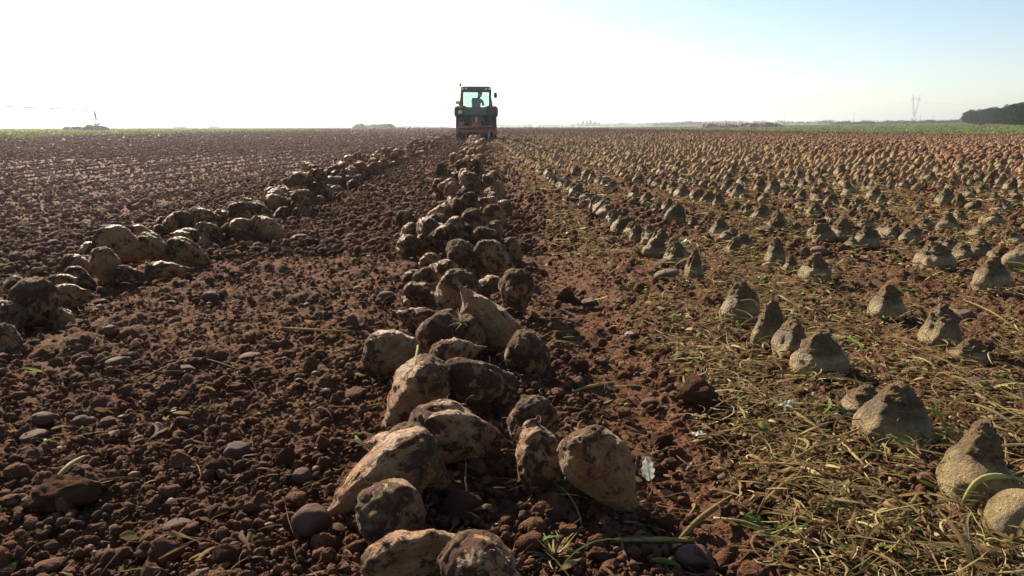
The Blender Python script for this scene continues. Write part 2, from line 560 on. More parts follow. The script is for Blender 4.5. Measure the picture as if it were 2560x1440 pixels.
# ------------------------------------------------------------------ the ground, one sheet out to the horizon
def build_ground():
    th = [R_(-42) + i * 0.00185 for i in range(int(R_(89) / 0.00185))]
    t0, t1 = th[0], th[-1]
    n2 = 70
    th += [t1 + (2 * math.pi - (t1 - t0)) * (i / n2) ** 1.0 for i in range(1, n2)]
    th = np.array(th)
    rr = list(np.linspace(.05, .62, 10))
    r = .65
    while r < 3600:
        rr.append(r)
        r *= 1 + (.0024 if r < 2.6 else .0042 if r < 12 else .010 if r < 80 else .05)
    rr = np.array(rr)
    T, Rr = np.meshgrid(th, rr)
    X = (Rr * np.sin(T)).ravel(); Y = (Rr * np.cos(T)).ravel(); D = Rr.ravel()
    Z = macro(X, Y)
    field = 1 - sstep(43.5, 44.5, X)
    f = (1 - sstep(3.5, 6, D)) * field
    a = f > 0
    smooth_track = 1 - .55 * np.exp(-((X - .40) / .12) ** 2)
    # coarse lumps everywhere on the field, finer ones where the mesh can carry them
    z1 = np.zeros_like(X)
    m = (D < 90)
    z1[m] += (lumps(X[m], Y[m], .16, 31, .15, .5, .35) * .34 + lumps(X[m] + 7, Y[m], .30, 37, .15, .5, .2) * .22) * field[m]
    m = (D < 22)
    z1[m] += lumps(X[m], Y[m], .062, 41, .2, .62, .7) * .55 * (1 - sstep(14, 22, D[m]))
    z1[m] += .010 * vn2(X[m] / .035, Y[m] / .035, 51)
    m = (D < 6)
    z1[m] += lumps(X[m], Y[m], .026, 43, .25, .65, .85) * .62 * (1 - sstep(4, 6, D[m]))
    z1[m] += .0045 * vn2(X[m] / .011, Y[m] / .011, 53)
    m = (D < 3.2)
    z1[m] += lumps(X[m], Y[m], .0115, 47, .25, .65, .9) * .7 * (1 - sstep(2.2, 3.2, D[m]))
    z1[m] += .0022 * vn2(X[m] / .0045, Y[m] / .0045, 57)
    Z = Z + z1 * smooth_track - .012
    V = np.stack([X, Y, Z], 1)
    nr, nc = len(rr), len(th)
    i = np.arange(nr - 1)[:, None] * nc; j = np.arange(nc)[None, :]; j2 = (j + 1) % nc
    q = np.stack([i + j, i + nc + j, i + nc + j2, i + j2], -1).reshape(-1, 4)[:, ::-1]
    c = len(V); V = np.vstack([V, [[0, 0, 0]]])
    jj = np.arange(nc)
    tri = np.stack([np.full(nc, c), (jj + 1) % nc, jj], 1)
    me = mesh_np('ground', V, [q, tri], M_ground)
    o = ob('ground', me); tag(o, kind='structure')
    return o


build_ground()


# ------------------------------------------------------------------ templates
def ico(sub):
    import bmesh
    bm = bmesh.new(); bmesh.ops.create_icosphere(bm, subdivisions=sub, radius=1)
    V = np.array([v.co[:] for v in bm.verts]); F = np.array([[v.index for v in f.verts] for f in bm.faces])
    bm.free()
    return V, F


def rock(sub, seed, rough=.18, fine=.05, cut=0):
    V, F = ico(sub)
    n = V / np.linalg.norm(V, axis=1)[:, None]
    d = 1 + rough * 2 * fbm3(n * 1.3 + seed * 7.1, 2, seed) + fine * 2 * fbm3(n * 5 + seed, 3, seed + 9)
    P = n * d[:, None]
    r2 = np.random.default_rng(seed)
    for _ in range(cut):
        a = r2.normal(size=3); a /= np.linalg.norm(a); h = r2.uniform(.55, .8)
        e = P @ a - h
        P = np.where(e[:, None] > 0, P - a * (e * .85)[:, None], P)
    return P, F


def revolve(prof, na, seed, rough=.07, fine=.02, groove=.14, bend=.25, t0=0.0, swell=0.0):
    """prof: (t, radius, z); returns V, quads, tris, t of a root standing along z (crown up)"""
    r2 = np.random.default_rng(seed)
    g0 = r2.uniform(0, 6.28); bx, by = r2.normal(size=2) * bend; lob = r2.uniform(0, 6.28); la = r2.uniform(.04, .16)
    P = np.array(prof); nt = len(P)
    A = np.arange(na) * 2 * np.pi / na
    t = P[:, 0][:, None] + 0 * A[None]
    r = P[:, 1][:, None] + 0 * A[None]
    z = P[:, 2][:, None] + 0 * A[None]
    aa = A[None] + .5 * np.sin(t * 3 + seed)
    g = np.exp(-((np.angle(np.exp(1j * (aa - g0)))) / .28) ** 2) + np.exp(-((np.angle(np.exp(1j * (aa - g0 - 3.1)))) / .3) ** 2)
    r = r * (1 - groove * g * np.sin(np.clip(t * 1.25, 0, 1) * np.pi)) * (1 + la * np.cos(2 * (A[None] - lob)) + .05 * np.cos(3 * (A[None] - lob * 2)))
    V = np.stack([r * np.cos(A[None]), r * np.sin(A[None]), z], -1).reshape(-1, 3)
    tt = t.ravel()
    nrm = V * [1, 1, .3]; nrm = nrm / (np.linalg.norm(nrm, axis=1)[:, None] + 1e-6)
    d = rough * 2 * fbm3(V * 1.1 + seed * 3.7, 3, seed) + fine * 2 * fbm3(V * 5 + seed, 4, seed + 3)
    fade = np.clip(np.hypot(V[:, 0], V[:, 1]) / .3, .15, 1)
    V = V + nrm * (d * fade)[:, None]
    c = (tt ** 2)
    V[:, 0] += bx * c; V[:, 1] += by * c
    i = np.arange(nt - 1)[:, None] * na; j = np.arange(na)[None]; j2 = (j + 1) % na
    q = np.stack([i + j, i + na + j, i + na + j2, i + j2], -1).reshape(-1, 4)
    n = len(V)
    top = V[:na].mean(0); bot = V[-na:].mean(0)
    V = np.vstack([V, top, bot]); tt = np.append(tt, [tt[0], tt[-1]])
    jj = np.arange(na); b = (nt - 1) * na
    tri = np.vstack([np.stack([np.full(na, n), jj, (jj + 1) % na], 1), np.stack([np.full(na, n + 1), b + (jj + 1) % na, b + jj], 1)])
    return V, q, tri, tt


def interp_prof(pts, n):
    pts = np.array(pts); s = np.linspace(0, 1, n)
    # smooth catmull-like resampling
    k = s * (len(pts) - 1); i = np.clip(k.astype(int), 0, len(pts) - 2); f = k - i
    g = lambda a: pts[np.clip(a, 0, len(pts) - 1)]
    p0, p1, p2, p3 = g(i - 1), g(i), g(i + 1), g(i + 2); f = f[:, None]
    return .5 * ((2 * p1) + (-p0 + p2) * f + (2 * p0 - 5 * p1 + 4 * p2 - p3) * f ** 2 + (-p0 + 3 * p1 - 3 * p2 + p3) * f ** 3)


def lifted_prof(seed, n):
    r2 = np.random.default_rng(seed)
    k = r2.uniform(.85, 1.15); s = r2.uniform(.42, .62)
    if seed % 3 == 2:      # long tapering root
        P = [(0, .05, 1.30), (.03, .36, 1.28), (.08, .60, 1.16), (.15, .80, .92), (.26, .97, .52), (.38, 1.0, .12), (.5, .90 * k, -.30),
             (.62, .72 * k, -.72), (.74, s * k, -1.08), (.85, s * .62, -1.42), (.94, .13, -1.80), (1.0, .03, -2.1)]
    else:                  # full root broken off or rounded at its tip
        P = [(0, .05, 1.30), (.03, .38, 1.27), (.08, .64, 1.12), (.15, .85, .86), (.26, 1.0, .46), (.38, 1.0, .05), (.5, .92 * k, -.35),
             (.62, .77 * k, -.70), (.74, (s + .06) * k, -1.02), (.85, s * .72, -1.30), (.94, .24, -1.50), (1.0, .05, -1.60)]
    P = [(a_, b_, c_ * 1.5 / (1.72 if seed % 3 == 2 else 1.43)) for a_, b_, c_ in P]
    p = interp_prof(P, n); p[:, 1] = np.maximum(p[:, 1], .02)
    return p


def hairs(V, tt, seed, n=26, lmin=.25, lmax=.9, w=.022):
    r2 = np.random.default_rng(seed)
    mb = MB()
    cand = np.where((tt > .2) & (tt < .97))[0]
    for _ in range(n):
        p = Vector(V[r2.choice(cand)])
        d = Vector((p.x, p.y, 0)).normalized() * .5 + Vector(r2.normal(size=3)) * .8
        l = r2.uniform(lmin, lmax); pts = [p * .985]
        for k in range(4):
            d = (d + Vector(r2.normal(size=3)) * .7).normalized()
            q = pts[-1] + d * l / 4
            # stay off the inside of the root
            pts.append(q)
        mb.tube(pts, [w, w * .8, w * .6, w * .45, w * .2], 3)
    return mb


LSH = {True: .35, False: .13}
BEET_T = []     # (body mesh, crown mesh, hair mesh, half extents)
for k in range(9):
    V, q, tr, tt = revolve(lifted_prof(k, 64), 72, 100 + k, .10, .024, .22, .30)
    cn = fbm3(V * 1.6 + 31 + k, 3, 900 + k)
    V = V + (V * [1, 1, .3] / (np.linalg.norm(V * [1, 1, .3], axis=1)[:, None] + 1e-6)) * (sstep(.04, .14, cn) * (.045 + .05 * fbm3(V * 9, 2, k)) * np.clip(np.hypot(V[:, 0], V[:, 1]) / .4, 0, 1))[:, None]
    V[:, 2] += LSH[k % 3 == 2]
    hb = hairs(V, tt, 300 + k, 34)
    HV = np.array([tuple(v) for v in hb.v]); HF4 = np.array([f for f in hb.f if len(f) == 4]) + len(V)
    body = mesh_np('root', np.vstack([V, HV]), [q[:, ::-1], tr[:, ::-1], HF4], M_beet, {'t': np.append(tt, np.full(len(HV), .9))})
    body.materials.append(M_hair)
    mi_ = np.zeros(len(body.polygons), np.int32); mi_[len(q) + len(tr):] = 1
    body.polygons.foreach_set('material_index', mi_)
    P = lifted_prof(k, 120); P = P[P[:, 0] < .125]; P = P[:: max(1, len(P) // 12)]
    P[:, 1] = P[:, 1] * 1.02 + .012; P[:, 2] += .03
    P[-1, 1] *= .96; P[-1, 2] -= .03
    V2, q2, tr2, tt2 = revolve(P, 60, 100 + k, .10, .024, .22, .30)
    n2 = V2 / (np.linalg.norm(V2, axis=1)[:, None] + 1e-6)
    V2 = V2 + n2 * (.12 * fbm3(V2 * 4.5 + k, 3, 77 + k))[:, None]
    V2[:, 2] += LSH[k % 3 == 2]
    crown = mesh_np('crown', V2, [q2[:, ::-1], tr2[:-60, ::-1]], M_crown, {'t': tt2})
    BEET_T.append((body, crown, None))
BEET_LOW = []
for k in range(6):
    V, q, tr, tt = revolve(lifted_prof(k, 13), 14, 150 + k, .10, .02, .15, .25)
    V[:, 2] += LSH[k % 3 == 2]
    BEET_LOW.append((V, q[:, ::-1], tr[:, ::-1], tt))


def cone_prof(seed, n):
    r2 = np.random.default_rng(seed)
    a = r2.uniform(.95, 1.2); b = r2.uniform(.44, .62)
    P = [(0, .08, 1.60 * a), (.08, .23, 1.50 * a), (.2, .37, 1.30 * a), (.34, .18 + b * .68, 1.06 * a), (.48, .30 + b * .78, .80 * a), (.6, .91, .52), (.7, .98, .28), (.8, 1.0, .02), (.9, .92, -.3), (1, .6, -.75)]
    p = interp_prof(P, n); p[:, 1] = np.maximum(p[:, 1], .03)
    return p


STAND_T = []
for k in range(9):
    V, q, tr, tt = revolve(cone_prof(50 + k, 44), 60, 400 + k, .12, .02, .22, .0)
    c = np.clip((1 - tt), 0, 1)
    body = mesh_np('root', V, [q[:, ::-1], tr[:, ::-1]], M_beet_stand, {'t': tt})
    P = cone_prof(50 + k, 120); P = P[P[:, 0] < .45 + .09 * math.sin(k * 2.1)]; P = P[:: max(1, len(P) // 34)]
    P[:, 1] = P[:, 1] * 1.01 + .02; P[:, 2] += .03
    P[-1, 1] *= .96
    V2, q2, tr2, tt2 = revolve(P, 64, 400 + k, .12, .02, .22, .0)
    n2 = V2 - [0, 0, .3]; n2 = n2 / (np.linalg.norm(n2, axis=1)[:, None] + 1e-6)
    w = .10 + .12 * (1 - tt2)
    V2 = V2 + n2 * (w * 1.0 * fbm3(V2 * 5.5 + k, 3, 177 + k) + .012 * np.sin(V2[:, 2] * 34 + 3 * vn3(V2 * 3, k)))[:, None]
    # ragged lower rim
    rim = tt2 > tt2.max() - .07
    V2[rim, 2] += .35 * vn3(V2[rim] * 2.2, k + 5)
    crown = mesh_np('crown', V2, [q2[:, ::-1], tr2[:-64, ::-1]], M_cone, {'t': tt2})
    STAND_T.append((body, crown, None))
STAND_LOW = []
for k in range(6):
    V, q, tr, tt = revolve(cone_prof(50 + k, 11), 12, 450 + k, .18, .10, .2, .0)
    STAND_LOW.append((V, q[:, ::-1], tr[:, ::-1], tt))


def axis_rot(ax, spin):
    """rotation taking local +Z (crown) to -ax (ax points to the tip)"""
    q = (-Vector(ax)).normalized().to_track_quat('Z', 'Y')
    return q.to_matrix() @ Matrix.Rotation(spin, 3, 'Z')


def put_beet(T, name, pos, rot, scale, label, cat, group, crown=True, hair=False, tone=None):
    e = empty(name, pos)
    e.rotation_mode = 'QUATERNION'
    e.rotation_quaternion = rot.to_quaternion()
    e.scale = scale
    tag(e, label, cat, group)
    ob('root', T[0], e)
    if crown: ob('crown', T[1], e)
    if hair and T[2] is not None: ob('rootlets', T[2], e)
    return e


# ------------------------------------------------------------------ beets of the centre windrow, one by one
# cx, cy, length px, thickness px, image angle of the tip (0 right, 90 down, 180 left, -90 up), depth lean of the tip (+ away), lift m, label
CENTRE = [
 (1075, 1392, 330, 150, -14, .25, .00, 'long pale beet at the very front, tip to the right, straw at its left end'),
 (1222, 1440, 250, 190, 30, -.3, .00, 'yellow-green beet cut by the bottom edge of the picture'),
 (985, 1298, 175, 168, 60, .7, .00, 'dark grey muddy beet in shade beside the brown cobble'),
 (935, 1200, 350, 160, 152, -.1, .02, 'big muddy beet whose tip points down left at the cobble'),
 (1050, 1160, 215, 140, 50, .2, .02, 'muddy beet leaning right against the big front left one'),
 (985, 1105, 170, 95, 190, .5, .05, 'pale beet top showing behind the big front left one'),
 (1168, 1072, 290, 155, 5, .25, .02, 'large rounded beet with pale left shoulder, centre of the front heap'),
 (1335, 1068, 170, 115, 80, .5, .02, 'blunt brown beet behind the large rounded front one'),
 (1350, 1150, 200, 145, -108, .25, .00, 'beet with a pale pointed top standing right of the front heap'),
 (1515, 1205, 285, 168, 60, -.1, .00, 'big speckled beet lying outermost on the right, tip down by the dark clod'),
 (1040, 995, 215, 145, 120, .1, .01, 'large pale beet leaning up right, left of the hairy wrinkled one'),
 (1200, 965, 210, 130, 18, .2, .02, 'wrinkled beet with root hairs right of the large leaning pale one'),
 (1150, 888, 145, 88, 10, .4, .05, 'flat pale beet lying across the heap above the wrinkled one'),
 (985, 885, 150, 112, 5, .35, .00, 'smooth dark beet with a bright upper rim, leftmost of the second heap'),
 (1097, 852, 140, 122, 120, .4, .02, 'muddy beet with green leaf threads on its right shoulder'),
 (1036, 802, 160, 68, 185, .3, .00, 'low smooth yellowish beet lying flat behind the dark one'),
 (1220, 800, 235, 140, -118, .05, .00, 'largest upright beet of the second heap, narrow top leaning left'),
 (1290, 745, 150, 92, 92, .15, .00, 'two-lobed beet standing upright right of the largest one'),
 (1175, 838, 95, 78, 80, .5, .03, 'small brown beet wedged below the largest upright one'),
 (1320, 893, 130, 108, 80, .75, .00, 'lone beet off to the right with a yellow-green stub on its face'),
 (1050, 753, 95, 62, 190, .4, .00, 'small white-topped beet left of the second heap'),
 (1143, 740, 140, 95, 110, .3, .02, 'beet with spiky dried crown behind the white-topped one'),
 (1072, 714, 90, 62, 60, .4, .00, 'muddy beet at the left edge under a dark clod'),
 (1160, 655, 110, 88, 70, .7, .00, 'round wrinkled pale beet facing the camera before the third heap'),
 (1247, 650, 135, 75, 28, .15, .02, 'dark-striped beet tapering down right beside the round pale one'),
 (1085, 676, 75, 45, 200, .5, .00, 'small pale beet low at the left front of the third heap'),
 (1018, 618, 70, 56, 160, .6, .00, 'round brown beet at the left end of the third heap'),
 (1068, 616, 80, 58, 110, .5, .00, 'beet leaning right, second from the left in the third heap'),
 (1124, 620, 78, 66, 90, .7, .00, 'round-shouldered beet in the middle front of the third heap'),
 (1168, 597, 80, 62, 60, .5, .05, 'beet on top of the third heap, dirty crown up'),
 (1224, 610, 100, 62, 40, .3, .03, 'dark green-brown beet sloping right on the third heap'),
 (1278, 627, 70, 52, 60, .5, .00, 'pale pink beet at the right end of the third heap'),
 (1024, 581, 62, 46, 170, .5, .02, 'mossy square-topped beet behind the left end of the third heap'),
 (1026, 556, 78, 46, 20, .2, .02, 'beet with a shiny pale back, highest at the left of the third heap'),
 (1080, 566, 85, 56, 150, .3, .02, 'long beet left of the green leaf tuft'),
 (1184, 556, 66, 56, 80, .6, .03, 'pale hooked beet above the third heap, right of the leaf tuft'),
 (1240, 546, 75, 48, 50, .3, .01, 'dark beet leaning right behind the third heap'),
 (1240, 582, 58, 46, 80, .5, .00, 'reddish rough beet at the right behind the dark sloping one'),
 (1095, 537, 80, 46, 170, .4, .02, 'brown beet under the dark clod behind the leaf tuft'),
 (1165, 524, 80, 48, 20, .4, .03, 'mud-caked beet behind the pale hooked one'),
]


def fit(cx, cy, lpx, tpx, ang, lean, lift, zs=3.45):
    """depth from the contact with the soil: a beet of this look touching height `lift`"""
    a = R_(ang); c = math.sqrt(max(1e-3, 1 - lean * lean))
    ax = (RGT * math.cos(a) - UPV * math.sin(a)) * c + FWD.normalized() * lean
    half = lpx / 2 * .98; rad = tpx / 2 * 1.02
    ez = math.sqrt((half * ax.z) ** 2 * .55 + rad * rad * (1 - ax.z ** 2))
    d = ray(cx, cy)
    s = (CAM_H - lift - 0.0) / (ez * .93 - d.z)
    pos = Vector((0, 0, CAM_H)) + d * s
    return pos, ax, rad * s, half * s


SP = []      # spheres of placed beets, for heaping: x, y, z, r


def place_hand(lst, group, cat, name, hair_to=99):
    n = 0
    for i, (cx, cy, lp, tp, an, le, li, lab) in enumerate(lst):
        g0 = at(cx, cy + tp * .4)
        lift = li + gz(g0.x, g0.y)
        pos, ax, rad, half = fit(cx, cy, lp, tp, an, le, lift)
        T = BEET_T[[2, 5, 8][i % 3] if lp / tp > 1.62 else [0, 1, 3, 4, 6, 7][(i * 5) % 6]]
        rot = axis_rot(ax, i * 1.7)
        kz = half / 1.5
        kz = min(max(kz, rad * .86), rad * 1.5)
        put_beet(T, name, pos, rot, (rad * .93, rad * .93, kz), lab, cat, group, True, i < hair_to)
        SP.append((pos.x, pos.y, pos.z, rad))
        n += 1
    return n


G_C = 'lifted beets of the centre windrow'
n_c = place_hand(CENTRE, G_C, 'sugar beet', 'lifted_beet')

LEFT = [
 (88, 768, 145, 100, 95, .3, .00, 'huge rounded beet with soil hanging from its base at the left edge'),
 (185, 745, 115, 56, 8, .1, .00, 'beet tapering right, beside the huge rounded one'),
 (28, 718, 110, 62, 180, .4, .00, 'beet half out of the picture behind the huge rounded one'),
 (160, 793, 62, 48, 40, .7, .00, 'small round beet with a yellow tip in front of the left heap'),
 (170, 707, 85, 42, 15, .3, .02, 'flat pale beet behind the one tapering right'),
 (210, 702, 100, 50, 35, .2, .00, 'smooth beet sloping right below the round pale one'),
 (197, 667, 80, 56, 30, .4, .00, 'round pale beet left of the reddish upright pair'),
 (264, 672, 110, 72, 80, .2, .00, 'upright reddish beet with a dark crown in front of the longest one'),
 (320, 690, 80, 52, 20, .5, .00, 'reddish beet in shade, right of the upright reddish one'),
 (312, 620, 150, 84, 28, .1, .04, 'longest beet of the left heap, sloping down right'),
 (215, 623, 80, 44, 190, .4, .00, 'low brown beet left of the longest one'),
 (390, 630, 115, 66, 45, .3, .01, 'smooth tan beet leaning on the longest one'),
 (425, 681, 120, 56, 8, -.05, .00, 'lone beet in front of the left heap with a thread-like tip'),
 (480, 630, 130, 76, 15, .2, .00, 'broad beet with a long root tail at the right end of the left heap'),
 (365, 587, 85, 40, 20, .3, .02, 'pale pink beet behind the longest one'),
 (395, 579, 60, 34, 180, .5, .02, 'small pale beet on the back of the left heap'),
 (400, 556, 46, 30, 180, .5, .00, 'pinkish-white round beet standing out at the back left'),
 (438, 560, 90, 56, 160, .3, .02, 'domed tan beet right of the pinkish-white one'),
 (497, 551, 66, 52, 90, .6, .02, 'round tan beet at the top of the back heap'),
 (460, 590, 90, 34, 175, .3, .02, 'thin flat beet behind the broad tailed one'),
 (525, 580, 85, 54, 70, .5, .00, 'pale round beet before the spiky dark one'),
 (540, 556, 56, 36, 20, .4, .03, 'beet with a small bump above the pale round one'),
 (575, 582, 42, 36, 60, .6, .00, 'little dark beet with leaf threads left of the spiky one'),
 (600, 556, 110, 64, 90, .1, .00, 'dark upright beet with a ragged spiky crown'),
 (672, 573, 95, 66, 20, .4, .00, 'dark broad beet casting a deep shadow, right of the spiky one'),
 (655, 532, 92, 46, 20, .3, .02, 'mossy beet behind the dark broad one'),
 (12, 795, 80, 80, 170, .3, .00, 'red-brown beet cut by the left edge of the picture'),
 (18, 850, 90, 60, 60, .3, .00, 'dark beet lowest at the left edge beside the soil lump'),
 (700, 512, 70, 40, 10, .4, .02, 'pair-topped beet behind the mossy one of the left windrow'),
 (740, 520, 56, 44, 80, .6, .00, 'round dark beet at the near end of the long left line'),
]
G_L = 'lifted beets of the left windrow'
n_l = place_hand(LEFT, G_L, 'sugar beet', 'lifted_beet', 14)


def heap_line(x_of, y0, y1, per_m, sig, wmax, rs, seed):
    """beets dropped one after another on a windrow; returns x, y, z, r, axis"""
    r2 = np.random.default_rng(seed)
    out = []; y = y0
    hist = []; NEAR = [q_ for q_ in SP if q_[1] > y0 - .5 and q_[1] < y1 + .5] if y0 < 7 else []
    while y < y1:
        y += r2.exponential(1 / per_m)
        sway = .35 + .65 * (.5 + .5 * math.sin(y * 2.1 + seed) * math.sin(y * .77))
        x = x_of(y) + float(np.clip(r2.normal(0, sig), -wmax, wmax)) + .05 * math.sin(y * 1.3)
        r = float(np.clip(r2.normal(*rs), .045, .10))
        yy = y + r2.normal(0, .05)
        z = gz(x, yy) + r * .86
        for (ax, ay, az, ar) in (hist[-40:] + NEAR):
            dd = (ax - x) ** 2 + (ay - yy) ** 2; m = (.86 * (ar + r)) ** 2
            if dd < m: z = max(z, az + math.sqrt(m - dd) * .8)
        if z > .22 + .10 * sway: continue
        th = r2.uniform(0, 2 * math.pi); tl = r2.normal(0, .3)
        a = Vector((math.cos(th), math.sin(th), tl)).normalized()
        hist.append((x, yy, z, r)); out.append((x, yy, z, r, a))
    return out


far_c = heap_line(lambda y: -.10 + .06 * min(1, y / 20), 6.2, 40.2, 22, .15, .27, (.064, .013), 5)
far_l = heap_line(lambda y: -1.72 - .02 * min(1, y / 20), 6.4, 90, 21, .16, .30, (.062, .013), 6)
far_c = heap_line(lambda y: -.06, 2.9, 6.2, 7, .10, .17, (.052, .008), 8) + far_c
far_l = heap_line(lambda y: -1.68, 4.3, 6.4, 7, .12, .22, (.055, .008), 9) + far_l
allp = [('c', p) for p in far_c] + [('l', p) for p in far_l]
allp.sort(key=lambda a: a[1][1] - a[1][3] * 3)
n_ind = 300 - n_c - n_l
ORD = ['first', 'second', 'third', 'fourth', 'fifth', 'sixth', 'seventh', 'eighth', 'ninth', 'tenth']
for i, (w, (x, y, z, r, a)) in enumerate(allp[:n_ind]):
    T = BEET_T[i % 9]
    where = 'centre windrow' if w == 'c' else 'left windrow'
    dist = 'just beyond the nearest heaps' if y < 10 else 'midway to the tractor' if y < 18 else 'in its far stretch'
    lab = 'muddy sugar beet lying in the %s %s' % (where, dist)
    rot = axis_rot(a, i * 2.3)
    put_beet(T, 'lifted_beet', Vector((x, y, z)), rot, (r, r, r * random.uniform(.72, .98)), lab, 'sugar beet', (G_C if w == 'c' else G_L), i < 150, False)


def merge_low(items, TL, matname, name, seed):
    """items: pos, rot(3x3), scale(3), rnd -> one mesh"""
    VV = []; QQ = []; TT = []; ta = []; ra = []; off = 0
    for i, (pos, rot, sc, rd) in enumerate(items):
        V, q, t, tt = TL[i % len(TL)]
        P = (V * np.array(sc)) @ np.array(rot).T + np.array(pos)
        VV.append(P); QQ.append(q + off); TT.append(t + off); ta.append(tt); ra.append(np.full(len(V), rd)); off += len(V)
    return mesh_np(name, np.vstack(VV), [np.vstack(QQ), np.vstack(TT)], matname, {'t': np.concatenate(ta), 'rnd': np.concatenate(ra)})


items = [((x, y, z), axis_rot(a, k * 1.1), (r, r, r * .85), random.random()) for k, (w, (x, y, z, r, a)) in enumerate(allp[n_ind:])]
me = merge_low(items, BEET_LOW, M_beet_far, 'distant_beets', 3)
o = ob('windrow_beets', me)
tag(o, 'far ends of the two windrows, too many small beets to count', 'sugar beets', kind='stuff')

# ------------------------------------------------------------------ beets still rooted in their rows
# base centre px, base y px, width px, height px, label
STAND = [
 (1856, 818, 92, 82, 'topped beet with a straw over its shoulder, first of the chain right of the track'),
 (1930, 876, 84, 92, 'topped beet, second of the chain of four in the nearest row'),
 (1985, 912, 96, 86, 'topped beet with two pale bulges, third of the chain of four'),
 (2054, 966, 124, 100, 'topped beet with a wide dark cone, last of the chain of four'),
 (2170, 1060, 100, 62, 'low beet half buried in straw behind the one with the green stalk'),
 (2250, 1150, 168, 128, 'large cream beet with a bent green stalk lying against it'),
 (2456, 1300, 180, 160, 'large cream beet with a crumbly cone, second from the bottom right corner'),
 (2560, 1405, 150, 165, 'pale smooth beet cut by the right edge at the bottom right corner'),
 (2225, 814, 92, 76, 'topped beet with a steep pale cone above two small grey stones'),
 (2358, 878, 95, 84, 'topped beet with a broad crumbly cone, second row from the track'),
 (2436, 925, 84, 46, 'low crushed beet crown under a long straw'),
 (2490, 737, 96, 72, 'yellowish beet with a stalk at its side near the right edge'),
 (2340, 686, 84, 60, 'dark flat-topped cone beet standing alone in bare soil'),
 (2045, 716, 78, 66, 'steep dark cone with pale cheeks, nearest of a group of three'),
 (1940, 668, 54, 58, 'tall dark cone beet behind the group of three'),
 (1978, 692, 40, 40, 'small dark cone between two taller ones'),
 (2108, 612, 62, 44, 'dark domed cone beet left of the two-coloured one'),
 (2170, 626, 60, 46, 'two-coloured cone beet, sunlit left flank'),
 (2455, 660, 62, 44, 'two-lobed yellow beet with a green stub to its right'),
 (1735, 712, 48, 56, 'small cone beet behind the long pale stone'),
]
G_S = 'topped beets standing in rows'
V, q, tr, tt = revolve(interp_prof([(.8, .03, 1.12), (.82, .35, 1.08), (.84, .66, .90), (.86, .90, .55), (.88, 1.0, .1), (.9, .98, -.4), (.95, .8, -.9), (1, .5, -1.2)], 40), 60, 777, .06, .01, .12, 0)
SMOOTH = mesh_np('root', V, [q[:, ::-1], tr[:, ::-1]], M_beet_stand, {'t': tt})
for i, (px, py, w, h, lab) in enumerate(STAND):
    p = at(px, py - w * .10, .02)
    zc = (p - Vector((0, 0, CAM_H))).dot(FWD)
    r = w / 2 * zc / F_PX; hh = h * zc / F_PX
    g = gz(p.x, p.y)
    if 'smooth' in lab:
        put_beet((SMOOTH, None, None), 'standing_beet', Vector((p.x, p.y + r * .4, g + r * .5)), Matrix.Rotation(.3, 3, 'Y'), (r, r, r * .9), lab, 'rooted beet', G_S, crown=False)
        continue
    e = put_beet(STAND_T[i % 9], 'standing_beet', Vector((p.x, p.y + r * .4, g + r * .28)), Matrix.Rotation(i * 1.3, 3, 'Z'), (r * 1.04, r * 1.04, hh / 1.72), lab, 'rooted beet', G_S)

rows = [.775 * k for k in (1.42, 2.16, 3.02, 3.8)]
rows = [1.0, 1.53, 2.12, 2.66] + [3.2 + .54 * i for i in range(76)]
cand = []
r2 = np.random.default_rng(21)
for ri, X in enumerate(rows):
    y = [3.5, 3.7, 4.3, 3.3][ri] if ri < 4 else max(2.5, X * 1.05)
    dense = X > 9
    gap = .10 if ri == 0 else .165
    ymax = 110 if dense else 160
    while y < ymax:
        y += gap * r2.uniform(.45, 1.7) + (r2.exponential(.25) if (0 < ri and not dense and r2.random() < .18) else 0)
        if y > 60: y += .12
        x = X + r2.normal(0, .03 if ri == 0 else .045 if not dense else .08)
        zc = y
        if x > zc * .80 + 1.0: continue
        r = float(np.clip(r2.normal(.056, .012), .03, .085)) * (1.12 if dense else 1)
        cand.append((r / y, x, y, r, r2.random(), ri))
cand.sort(key=lambda a: -a[0] + (a[2] > 14) * 1.0)
inframe = lambda x, y: -1.2 < (x * math.cos(YAW) - y * math.sin(YAW)) / (x * math.sin(YAW) + y * math.cos(YAW)) * F_PX / 1280 < 1.02
ind = [c for c in cand if inframe(c[1], c[2])][:300 - len(STAND)]
ids = set(id(c) for c in ind)
WORD = ['nearest row', 'second row', 'third row', 'fourth row', 'fifth row', 'sixth row', 'seventh row', 'eighth row']
cnt = {}
ind.sort(key=lambda c: c[2])
for i, (s_, x, y, r, q_, ri) in enumerate(ind):
    cnt[ri] = cnt.get(ri, 0) + 1
    tilt = Matrix.Rotation(r2.normal(0, .22), 3, 'X') @ Matrix.Rotation(r2.normal(0, .22), 3, 'Y')
    look = ['crumbly brown cone', 'steep dark cone', 'pale-cheeked cone', 'stubby earthy cone'][i % 4]
    row = WORD[ri] if ri < 8 else 'outer rows'
    near = 'close by' if y < 6 else 'part way up' if y < 9 else 'further up'
    lab = '%s beet in the %s right of the windrow, %s' % (look, row, near)
    put_beet(STAND_T[(i * 4) % 9], 'standing_beet', Vector((x, y, gz(x, y) + r * .25)), tilt @ Matrix.Rotation(i * 1.7, 3, 'Z'), (r * 1.02 * r2.uniform(.85, 1.15), r * r2.uniform(.85, 1.12), r * r2.uniform(.55, 1.08)), lab, 'rooted beet', G_S)
items_a = []; items_b = []
